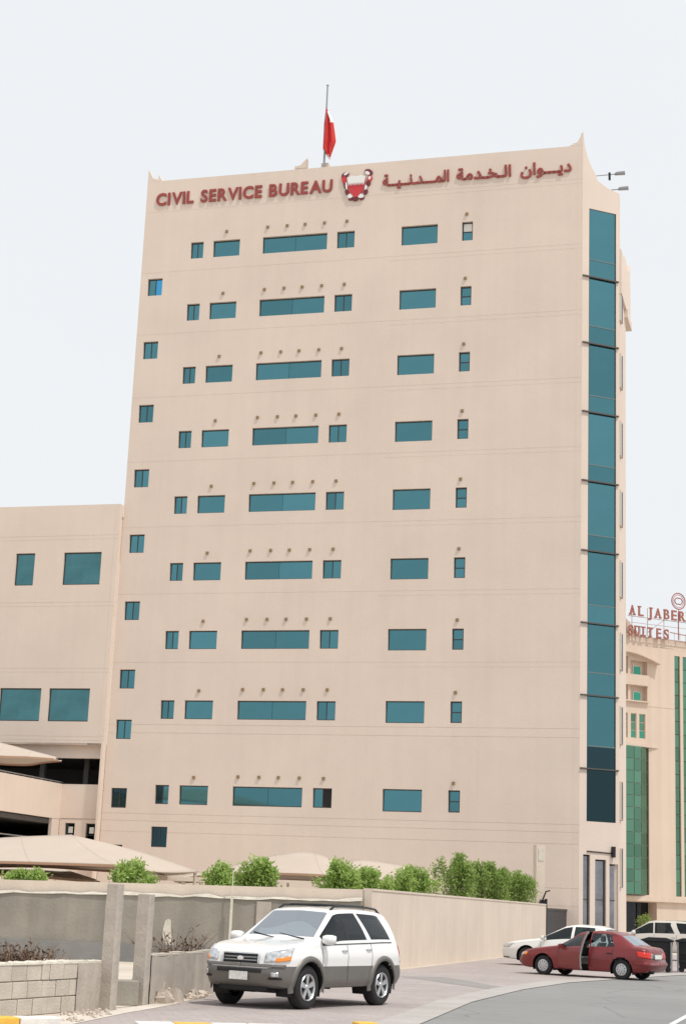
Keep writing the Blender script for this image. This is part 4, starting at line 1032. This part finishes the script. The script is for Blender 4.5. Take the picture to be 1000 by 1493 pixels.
def wheel(parent, x, y, rad, wd, side, style, cache={}):
    key = (rad, style)
    if key not in cache:
        r0 = rad * (.62 if style != 'hub' else .60)
        ty = MB().lathe_y([(r0, -wd / 2 + .015), (rad * .80, -wd / 2 - .005), (rad * .93, -wd / 2 + .012), (rad, -wd / 2 + .045), (rad, wd / 2 - .045), (rad * .93, wd / 2 - .012), (rad * .80, wd / 2 + .005), (r0, wd / 2 - .015)], 40).mesh('tyre', m_tyre, True)
        rm = MB()
        if style == 'spoke':
            rm.lathe_y([(r0, wd / 2 - .01), (r0 * .96, wd / 2 + .003), (r0 * .88, wd / 2 - .02), (r0 * .86, -.05)], 40)
            rm.lathe_y([(.0, wd / 2 - .012), (r0 * .2, wd / 2 - .014), (r0 * .26, wd / 2 - .03), (r0 * .26, 0)], 20)
            for k in range(5):
                t = 2 * math.pi * k / 5 + .3; ct, st = math.cos(t), math.sin(t)
                def P(r_, o, y_): return (r_ * ct - o * st, y_, r_ * st + o * ct)
                a, c = r0 * .22, r0 * .92; w1, w2 = r0 * .13, r0 * .20; y1, y0 = wd / 2 - .018, wd / 2 - .055
                rm.add([P(a, -w1, y1), P(a, w1, y1), P(c, w2, y1 + .006), P(c, -w2, y1 + .006), P(a, -w1, y0), P(a, w1, y0), P(c, w2, y0), P(c, -w2, y0)], [(0, 1, 2, 3), (0, 4, 5, 1), (1, 5, 6, 2), (3, 2, 6, 7), (0, 3, 7, 4)])
        else:
            rm.lathe_y([(r0, wd / 2 - .01), (r0 * .95, wd / 2 + .004), (r0 * .80, wd / 2 - .004), (r0 * .5, wd / 2 + .012), (r0 * .25, wd / 2 + .014), (0, wd / 2 + .02)], 36)
        hb = MB().lathe_y([(r0 * .9, wd / 2 - .075), (0, wd / 2 - .075)], 24)
        if style == 'hub':
            for k in range(9):
                t = 2 * math.pi * k / 9; c = (r0 * .68 * math.cos(t), wd / 2 + .006, r0 * .68 * math.sin(t)); hb.lathe_y([(r0 * .085, 0), (r0 * .085, .004), (0, .004)], 8, c)
            for k in range(6):
                t = 2 * math.pi * k / 6 + .2; c = (r0 * .36 * math.cos(t), wd / 2 + .014, r0 * .36 * math.sin(t)); hb.lathe_y([(r0 * .05, 0), (r0 * .05, .004), (0, .004)], 8, c)
        cache[key] = (ty, rm.mesh('rim', m_alloy if style == 'spoke' else m_hub, style != 'spoke'), hb.mesh('brake_disc' if style == 'spoke' else 'cover_hole', m_black))
    ty, rm, hb = cache[key]
    w_ = inst('wheel', ty, parent, (x, y, rad), (0, 0, 0 if side > 0 else math.pi)); inst('rim', rm, w_); inst(hb.name.split('.')[0], hb, w_); return w_

def build_car(name, label, loc, heading, sh, paint, axles, track, rad, tw, panes, ws, rw, clad=None, wheelstyle='spoke', glass=g_tint, wsglass=g_wind, seams=(), archr=None, door=None, interior=None, pillar=None):
    rz = math.atan2(heading[1], heading[0])
    t = thing(name, label, 'car', (*loc, 0), rz)
    n, G = sh.n, sh.G; ring = 2 * NH
    archr = archr or rad + .065
    verts = np.zeros((n * ring, 3)); tag_ = {}
    for i in range(n):
        for j in range(NH + 1): verts[i * ring + j] = G[i, j]
        for j in range(1, NH): v = G[i, j].copy(); v[1] *= -1; verts[i * ring + ring - j] = v
    # wheel arches: pull nearby skin vertices onto the arch circle
    for ax in axles:
        for k in range(len(verts)):
            x, y, z = verts[k]
            if abs(y) > .45 and z < rad + archr + .1:
                dx, dz = x - ax, z - rad; d = math.hypot(dx, dz)
                if abs(d - archr) < .028 and d > 0: verts[k, 0] = ax + dx / d * archr; verts[k, 2] = rad + dz / d * archr
    groups = {}
    xs = sh.xs
    def cell(i, j):
        xm = (xs[i] + xs[i + 1]) / 2; jm = j if j < NH else ring - 1 - j; left = j < NH
        c = verts[[i * ring + j, (i + 1) * ring + j, (i + 1) * ring + (j + 1) % ring, i * ring + (j + 1) % ring]].mean(0)
        if abs(c[1]) > .45:
            for ax in axles:
                if math.hypot(c[0] - ax, c[2] - rad) < archr - .004: return None
        if door and left and door[1] < xm < door[0] and IDX[2] <= jm < IDX[8]:
            if IDX[6] + 1 <= jm < IDX[7] - 1 and any(b_ < xm < a_ for a_, b_ in panes): return 'doorpane'
            return 'door'
        if IDX[6] + 1 <= jm < IDX[7]:
            for q, (a_, b_) in enumerate(panes):
                if b_ < xm < a_: return ('side', q, left)
        if pillar and IDX[6] + 1 <= jm < IDX[7] and pillar[1] < xm < pillar[0]: return 'pillar'
        if jm >= IDX[8]:
            if ws[1] < xm < ws[0]: return 'ws'
            if rw and rw[1] < xm < rw[0]: return 'rw'
        if clad and jm < IDX[4]: return 'clad'
        return 'body'
    for i in range(n - 1):
        for j in range(ring):
            c = cell(i, j)
            if c is None: continue
            groups.setdefault(c, []).append((i * ring + j, (i + 1) * ring + j, (i + 1) * ring + (j + 1) % ring, i * ring + (j + 1) % ring))
    for i, flip in ((0, False), (n - 1, True)):              # closed nose and tail
        for j in range(NH):
            a, b_, c, d = i * ring + j, i * ring + j + 1, i * ring + (ring - j - 1) % ring, i * ring + (ring - j) % ring
            f = [a, b_, c, d] if not flip else [a, d, c, b_]
            f = list(dict.fromkeys(f))
            if len(f) < 3: continue
            groups.setdefault('clad' if clad and j < IDX[4] else 'body', []).append(tuple(f))
    ob = {}
    for key, fs in groups.items():
        if key == 'body': ob['body'] = submesh(verts, fs, 'body', paint, t)
        elif key == 'clad': ob['clad'] = submesh(verts, fs, 'cladding', clad, t)
        elif key == 'pillar': submesh(verts, fs, 'window_pillar', m_black, t)
        elif key == 'ws': submesh(verts, fs, 'windscreen', wsglass, t)
        elif key == 'rw': submesh(verts, fs, 'rear_window', wsglass if glass is g_clear else glass, t)
        elif key in ('door', 'doorpane'): pass
        else: submesh(verts, fs, 'side_window', glass, t)
    if door:
        hx = door[0]; hy = sh.side_y(hx, .55) - .03
        vv = verts - np.array([hx, hy, 0])
        d = submesh(vv, groups['door'], 'open_door', [paint, m_seat], t); d.location = (hx, hy, 0); d.rotation_euler = (0, 0, -R(door[2]))
        d['label'] = 'driver door standing open'
        sm = d.modifiers.new('thick', 'SOLIDIFY'); sm.thickness = .07; sm.offset = -1; sm.material_offset = 1; sm.material_offset_rim = 1
        submesh(vv, groups['doorpane'], 'pane', g_clear, d)
    # inside: dark tub, wheel wells, seats, dashboard
    xa, xb = xs[3], xs[-4]
    zf = sh.row(0)[0]; zb = sh.row(0)[2]; wi = sh.row(0)[4] - .13
    b = MB(); b.box(xb + .25, xa - .25, -wi + .12, wi - .12, zf + .03, zf + .16); b.box(ws[0] - .05, xa - .3, -.5, .5, zf + .1, .62); b.build('floor_pan', m_black, t)
    for ax in axles:
        for sg_ in (-1, 1):
            b = MB(); k = 16
            vs = []; 
            for q in range(k + 1):
                th = math.pi * (-.12 + 1.24 * q / k); x_, z_ = ax + (archr + .005) * math.cos(th), rad + (archr + .005) * math.sin(th)
                yo = max(.5, sh.side_y(x_, min(max(z_, .3), .9)) - .004)
                vs += [(x_, sg_ * .5, z_), (x_, sg_ * yo, z_)]
            b.add(vs, [(2 * q, 2 * q + 2, 2 * q + 3, 2 * q + 1) for q in range(k)]); b.box(ax - archr, ax + archr, sg_ * .5 - .01, sg_ * .5 + .01, zf, rad + archr); b.build('wheel_well', m_black, t)
    b = MB(); b.box(rw[0] - .25 if rw else -1.8, ws[0] - .12, -wi, wi, zb - .32, zb - .30) if not interior else None
    b.box(ws[0] - .30, ws[0] + .02, -wi, wi, zb - .22, zb + .0); b.build('dashboard', m_inside, t)
    for sy in (-.38, .38):
        b = MB(); b.box(-.35, .15, sy - .24, sy + .24, zf + .18, zf + .42); b.prism([(-.35, zf + .4), (-.2, zf + .4), (-.42, zb + .18), (-.54, zb + .18)], sy - .24, sy + .24); b.box(-.55, -.45, sy - .13, sy + .13, zb + .2, zb + .38); b.build('seat', m_seat, t, bevel=.04)
    b = MB(); b.box(-1.2, -.75, -wi + .1, wi - .1, zf + .18, zf + .42); b.prism([(-1.25, zf + .4), (-1.08, zf + .4), (-1.25, zb + .16), (-1.37, zb + .16)], -wi + .1, wi - .1); b.build('rear_seat', m_seat, t, bevel=.04)
    sw_ = MB(); sw_.tube([(ws[0] - .42 + .07 * math.sin(a), .38 + .18 * math.cos(a), zb + .0 + .18 * math.sin(a)) for a in [2 * math.pi * q / 16 for q in range(17)]], .018, 6, False); sw_.build('steering_wheel', m_black, t)
    for ax in axles:
        for sg_ in (-1, 1): wheel(t, ax, sg_ * track, rad, tw, sg_, wheelstyle)
    # shut lines
    for (x0, z0, z1) in seams:
        for sg_ in (1, -1):
            if door and sg_ > 0 and door[1] - .02 < x0 < door[0] + .02: continue
            b = MB(); k = 12; vs = []
            for q in range(k + 1):
                z = z0 + (z1 - z0) * q / k; y = sh.side_y(x0, z) + .0025
                vs += [(x0 - .006, sg_ * y, z), (x0 + .006, sg_ * y, z)]
            b.add(vs, [(2 * q, 2 * q + 1, 2 * q + 3, 2 * q + 2) if sg_ > 0 else (2 * q, 2 * q + 2, 2 * q + 3, 2 * q + 1) for q in range(k)]); b.build('door_seam', m_black, t)
    return t, ob

def mirror_(t, x, y, z, paint, s=1.):
    for sg_ in (1, -1):
        b = MB(); k = 10; vs = []; 
        for i, (dx, sc) in enumerate(((-.07, .86), (-.03, 1.0), (.02, .98), (.07, .75), (.10, .35))):
            for q in range(k):
                a = 2 * math.pi * q / k; vs.append((dx * s, sg_ * (.125 * s * sc * max(-.9, min(.9, 1.2 * math.cos(a)))), .085 * s * sc * max(-.9, min(.9, 1.2 * math.sin(a)))))
        b.add(vs, [(i * k + q, i * k + (q + 1) % k, (i + 1) * k + (q + 1) % k, (i + 1) * k + q) for i in range(4) for q in range(k)] + [tuple(range(k)), tuple(range(4 * k, 5 * k))])
        o = b.build('mirror', paint, t, (x, sg_ * (y + .13 * s), z), smooth=True); 
        MB().tube([(0, -sg_ * .16 * s, -.05 * s), (0, -sg_ * .04 * s, -.05 * s)], .03 * s, 6).build('mirror_arm', m_black, o)
def handles(t, sh, spots, material):
    for (x, z) in spots:
        for sg_ in (1, -1):
            y = sh.side_y(x, z); b = MB(); b.tube([(x - .09, sg_ * (y + .002), z), (x - .05, sg_ * (y + .028), z + .004), (x + .05, sg_ * (y + .028), z + .004), (x + .09, sg_ * (y + .002), z)], .014, 6); b.build('door_handle', material, t)
def skin(t, sh, name, material, a0, a1, zlo, zhi, off=.006, front=True, both=True, th=.012, na=10, nz=5, smooth=True):
    r_ = []
    for sg_ in ((1, -1) if both else (1,)):
        o = sh.patch(a0, a1, zlo if callable(zlo) else (lambda f: zlo), zhi if callable(zhi) else (lambda f: zhi), off, sg_, front, na, nz).build(name, material, t, smooth=smooth)
        sm = o.modifiers.new('thick', 'SOLIDIFY'); sm.thickness = th; sm.offset = 0; r_.append(o)
    return r_
lerp = lambda a, b_: (lambda f: a + (b_ - a) * f)

# --- white off-roader with grey cladding
TS = [(2.29, .45, .68, .80, .86, .56, .52, .36), (2.26, .41, .70, .87, .95, .68, .64, .48), (2.18, .37, .715, .92, 1.01, .77, .735, .58), (2.05, .35, .72, .955, 1.045, .835, .805, .66), (1.8, .34, .72, .99, 1.08, .905, .87, .75),
      (1.35, .34, .72, 1.035, 1.125, .925, .89, .775), (1.04, .34, .72, 1.06, 1.165, .93, .893, .78), (.26, .34, .72, 1.085, 1.665, .93, .89, .645), (0, .34, .72, 1.09, 1.705, .93, .888, .635), (-.8, .34, .72, 1.105, 1.72, .93, .885, .63),
      (-1.6, .34, .72, 1.12, 1.69, .925, .878, .615), (-1.93, .35, .72, 1.12, 1.645, .91, .865, .60), (-2.06, .36, .72, 1.11, 1.58, .895, .85, .595), (-2.2, .38, .72, 1.0, 1.14, .86, .82, .66), (-2.28, .45, .70, .86, .98, .74, .70, .56)]
def ns_suv(x, z):
    k = max(0, min(1, (x - 1.75) / .5)); k = k * k
    r_ = k * (.055 * math.exp(-((z - .60) / .13) ** 2) - .22 * max(0, z - .86) ** 1.0 * .6)
    k2 = max(0, min(1, (-x - 1.8) / .4)); return r_ - k2 * .06 * math.exp(-((z - .58) / .14) ** 2)
def squeeze(T_, fx, rx, sz): return [(x * (fx if x > 0 else rx), *r_[:0], *[v for v in r_]) for x, *r_ in T_]
TS0 = TS; TS = squeeze(TS, .91, .90, 1)
suvS = CarShape(TS, [(.26 * .91, 1.04 * .91), (-1.98, -1.854)], [.83, .06, -.02, -.76, -.92, -1.64, .885, .27, -1.87, -1.96], lambda x, z: ns_suv(x / (.91 if x > 0 else .9), z), warps=[(-1.0, .34, .85), (-1.64, .12, .22)])
suv, ob = build_car('white_suv', 'white off-roader with grey lower cladding and roof rails parked by the low wall', (-.385, 30.30), (-.53, -.848), suvS, m_suvwhite, (1.285, -1.285), .775, .37, .245,
                    [(.83, .06), (-.02, -.76), (-.92, -1.64)], (.885, .27), (-1.87, -1.96), pillar=(.06, -.02), clad=m_clad, wheelstyle='spoke', glass=g_tint, seams=[(.88, .42, 1.04), (.02, .42, 1.08), (-.84, .72, 1.1)])
for sg_ in (1, -1):
    for ax in (1.285, -1.285):                              # flared arch trims
        vs = []; k = 22; rr = (.37 + .062, .37 + .155)
        for q in range(k + 1):
            th = math.pi * (-.06 + 1.12 * q / k); row = []
            for r_, of in ((rr[0], .012), (rr[0] + .005, .032), (rr[1] - .01, .026), (rr[1], .0)):
                x_, z_ = ax + r_ * math.cos(th), .37 + r_ * math.sin(th); row.append((x_, sg_ * (suvS.side_y(min(x_, 2.0), max(z_, .36)) + of), z_))
            vs += row
        b = MB(); b.add(vs, [(4 * q + e, 4 * q + 4 + e, 4 * q + 5 + e, 4 * q + 1 + e) if sg_ < 0 else (4 * q + e, 4 * q + 1 + e, 4 * q + 5 + e, 4 * q + 4 + e) for q in range(k) for e in range(3)])
        b.build('arch_trim', m_clad, suv, smooth=True)
    b = MB(); pts = [(x, sg_ * (suvS.row(x)[6] - .08), suvS.row(x)[3] + (.035 if -1.6 < x < .0 else -.01)) for x in np.linspace(.12, -1.7, 14)]; b.tube(pts, .022, 6); b.build('roof_rail', m_darkmetal, suv)
    b = MB(); pts = [(x, sg_ * (suvS.row(x)[5] + .005), suvS.row(x)[2] + .008) for x in np.linspace(.85, -1.62, 20)]; b.tube(pts, .008, 5); b.build('belt_strip', m_black, suv)
for x in (-.25, -1.05): MB().tube([(x, -.55, 1.755), (x, 0, 1.765), (x, .55, 1.755)], .02, 6).build('cross_bar', m_darkmetal, suv)
skin(suv, suvS, 'headlight', m_lamp, .50, .98, lerp(.775, .81), lerp(.93, 1.035), .012, na=12)
skin(suv, suvS, 'indicator', m_amber, .70, .97, lerp(.785, .815), lerp(.85, .89), .02, na=8)
gr = skin(suv, suvS, 'grille', m_black, 0, .36, .755, .90, .012)
for z in (.79, .84): skin(suv, suvS, 'grille_slat', m_grey, 0, .34, z, z + .018, .022)
skin(suv, suvS, 'grille_rim', m_chrome, 0, .37, .902, .918, .022)
skin(suv, suvS, 'grille_rim', m_chrome, .36, .385, .755, .905, .02, na=3)
b = MB(); b.lathe_y([(.055, 0), (.05, .012), (0, .014)], 16); o = b.build('badge', m_chrome, suv, (2.105, 0, .83)); o.rotation_euler = (0, 0, -R(90)); o.scale = (1.3, 1, .7)
skin(suv, suvS, 'air_intake', m_black, 0, .46, .60, .665, .012)
skin(suv, suvS, 'bumper_lip', m_clad, 0, .9, .70, .745, .018, na=16)
skin(suv, suvS, 'fog_lamp', m_lamp, .66, .78, .545, .615, .018)
skin(suv, suvS, 'fog_lamp_surround', m_black, .60, .84, .50, .53, .012)
pl = MB(); pl.box(-.005, .012, -.19, .19, 0, .135); o = pl.build('number_plate', m_plate, suv, (2.155, -.0, .475))
b = MB(); b.box(1.84, 2.0, -.5, .5, .30, .40).box(.9, 1.84, -.55, .55, .27, .36); b.build('skid_plate', m_black, suv)
mirror_(suv, .83, .86, 1.17, m_suvwhite, 1.1); handles(suv, suvS, [(.14, .98), (-.72, 1.0)], m_alloy)
for y0, y1 in ((.55, -.05), (-.1, -.62)):
    MB().tube([(.95, y0, 1.17), (.895, (y0 + y1) / 2, 1.205), (.835, y1, 1.245)], .012, 5).build('wiper', m_black, suv)
b = MB(); vs = []
for i in range(13):
    y = -.62 + 1.24 * i / 12; h = .25 + .07 * math.cos(i / 12 * 2 * math.pi * 1.0 + 2.6)
    for q in (0, 1): vs.append((.89 - 1.42 * q * h * 1.05, y, 1.13 + q * h * 1.05))
b.add(vs, [(2 * i, 2 * i + 2, 2 * i + 3, 2 * i + 1) for i in range(12)]); o = b.build('sunshade', m_shade, suv); o.modifiers.new('thick', 'SOLIDIFY').thickness = .01
b = MB(); b.box(.0, .22, -.5, .5, 1.64, 1.655); b.box(.20, .24, -.12, .12, 1.5, 1.57); b.build('inner_mirror', m_black, suv)
skin(suv, suvS, 'taillight', m_tail, .62, .86, .86, 1.08, .01, front=False)

suv.scale = (.965, .965, .985); suv.location.x += .05
# --- maroon saloon with its door open
TC = [(2.20, .30, .45, .55, .60, .48, .44, .32), (2.16, .25, .43, .585, .665, .65, .61, .46), (2.05, .22, .42, .63, .72, .75, .71, .56), (1.8, .205, .42, .69, .78, .815, .775, .65), (1.33, .20, .42, .765, .85, .845, .80, .69),
      (.86, .20, .42, .815, .92, .85, .80, .69), (.10, .20, .42, .86, 1.325, .85, .792, .54), (-.3, .20, .42, .87, 1.385, .85, .79, .535), (-.85, .20, .42, .885, 1.37, .85, .788, .53), (-1.15, .20, .42, .895, 1.295, .848, .785, .53),
      (-1.66, .21, .42, .90, .985, .835, .775, .63), (-1.87, .22, .43, .885, .965, .81, .755, .62), (-2.01, .25, .44, .84, .935, .765, .71, .57), (-2.09, .31, .46, .74, .84, .65, .60, .46)]
def ns_sed(x, z):
    k = max(0, min(1, (x - 1.6) / .55)); k = k * k
    r_ = k * (.05 * math.exp(-((z - .42) / .11) ** 2))
    k2 = max(0, min(1, (-x - 1.7) / .5)); return r_ - k2 * .07 * math.exp(-((z - .44) / .12) ** 2)
civ = CarShape(TC, [(.10, .86), (-1.66, -1.15)], [.70, -.16, -.26, -1.08, .80, -.22, .80, .15, -1.19, -1.61, .83], ns_sed, warps=[(-1.08, .20, .2)])
rc, ob = build_car('red_saloon', 'maroon four door saloon with its driver door ajar parked beside the road', (8.01, 50.19), (-.829, .559), civ, m_redpaint, (1.33, -1.29), .735, .295, .185,
                   [(.70, -.16), (-.26, -1.08)], (.80, .15), (-1.19, -1.61), wheelstyle='hub', glass=g_clear, seams=[(.80, .3, .81), (-.22, .3, .86), (-1.0, .6, .88)], door=(.80, -.22, 24))
skin(rc, civ, 'headlight', m_lamp, .46, .86, lerp(.56, .585), lerp(.625, .68), .010); skin(rc, civ, 'indicator', m_amber, .80, .93, .585, .665, .012)
skin(rc, civ, 'grille', m_black, 0, .38, .575, .61, .010); skin(rc, civ, 'air_intake', m_black, 0, .5, .32, .38, .010)
skin(rc, civ, 'taillight', m_tail, .44, .98, lerp(.62, .68), lerp(.80, .84), .012, front=False, na=12)
skin(rc, civ, 'reverse_lamp', m_lamp, .38, .44, .64, .79, .012, front=False, na=3)
skin(rc, civ, 'boot_panel', m_grey, 0, .36, .64, .76, .010, front=False); skin(rc, civ, 'bumper_strip', m_redpaint, 0, 1.15, .44, .53, .02, front=False, na=16)
MB().box(-.012, .005, -.25, .25, 0, .12).build('number_plate', m_plate, rc, (-2.135, 0, .63))
b = MB(); b.tube([(-1.95, .42, .24), (-2.18, .42, .24)], .03, 8); b.build('exhaust', m_darkmetal, rc)
mirror_(rc, .68, .80, .90, m_redpaint, .85); handles(rc, civ, [(-.90, .75)], m_black)
for sg_ in (1, -1):
    pts = [(x, sg_ * (civ.side_y(x, .56) + .006), .56) for x in np.linspace(-.3, -.85, 8)]; MB().tube(pts, .012, 5).build('side_strip', m_redpaint, rc)

rc.scale = (.955, .955, .965); rc.location.x -= .06
# --- white saloon behind it
def scaled(T_, sx, sy, sz): return [(a * sx, b_ * sz, c * sz, d * sz, e * sz, f * sy, g_ * sy, h * sy) for a, b_, c, d, e, f, g_, h in T_]
TA = scaled(TC, 1.10, 1.07, 1.05)
acc = CarShape(TA, [(.10 * 1.10, .86 * 1.10), (-1.66 * 1.10, -1.15 * 1.10)], [.78, -.18, -.28, -1.2, .90, .16, -1.31, -1.77], lambda x, z: ns_sed(x / 1.085, z / 1.05), warps=[(-1.2, .22, .22)])
wc, ob = build_car('white_saloon', 'white saloon parked against the cream wall, partly hidden by the maroon car', (8.62, 58.55), (-.866, .5), acc, m_accwhite, (1.42, -1.32), .78, .32, .2,
                   [(.78, -.18), (-.28, -1.2)], (.90, .16), (-1.31, -1.77), wheelstyle='spoke', glass=glassmat('green_tinted_car_glass', (.16, .26, .24), .28), seams=[(.9, .3, .85), (-.23, .3, .9)])
skin(wc, acc, 'headlight', m_lamp, .50, 1.05, lerp(.60, .62), lerp(.68, .76), .012); skin(wc, acc, 'grille', m_black, 0, .42, .58, .66, .010); skin(wc, acc, 'air_intake', m_black, 0, .6, .32, .40, .010)
skin(wc, acc, 'bumper_lip', m_darkmetal, 0, 1.0, .25, .28, .02); MB().box(-.005, .012, -.25, .25, 0, .12).build('number_plate', m_plate, wc, (2.45, 0, .44))
skin(wc, acc, 'taillight', m_tail, .5, 1.0, .66, .86, .012, front=False)
mirror_(wc, .76, .86, .97, m_accwhite, 1.0); handles(wc, acc, [(-.02, .80), (-1.0, .82)], m_chrome)

# --- champagne off-roader at the right edge
TV = [(a, b_, c, d, e, f, g_, h) for a, b_, c, d, e, f, g_, h in scaled(TS0, 1.03, 1.0, .995)]
vs_ = CarShape(TV, [(.26 * 1.03, 1.04 * 1.03), (-2.2 * 1.03, -2.06 * 1.03)], [.93, .06, -.0, -.90, -1.15, -1.86, 1.0, .31, -2.14, -2.25], lambda x, z: ns_suv(x / 1.03, z), warps=[(-.90, .26, .2), (-1.15, .30, .13)])
vc, ob = build_car('champagne_suv', 'pale champagne off-roader with dark windows behind the bins at the right edge', (14.75, 75.5), (-.966, .26), vs_, m_silver, (1.40, -1.40), .79, .365, .24,
                   [(.93, .06), (-.0, -.90), (-1.15, -1.86)], (1.0, .31), (-2.14, -2.25), wheelstyle='spoke', glass=g_tint, seams=[(1.0, .42, 1.04), (.03, .42, 1.08), (-.95, .72, 1.1)])
skin(vc, vs_, 'headlight', m_lamp, .50, .98, lerp(.78, .80), lerp(.90, .98), .012); skin(vc, vs_, 'grille', m_black, 0, .36, .755, .90, .012); skin(vc, vs_, 'taillight', m_tail, .6, .9, .86, 1.1, .01, front=False)
mirror_(vc, .90, .86, 1.16, m_suvwhite, 1.1); handles(vc, vs_, [(.14, .98), (-.82, 1.0)], m_alloy)
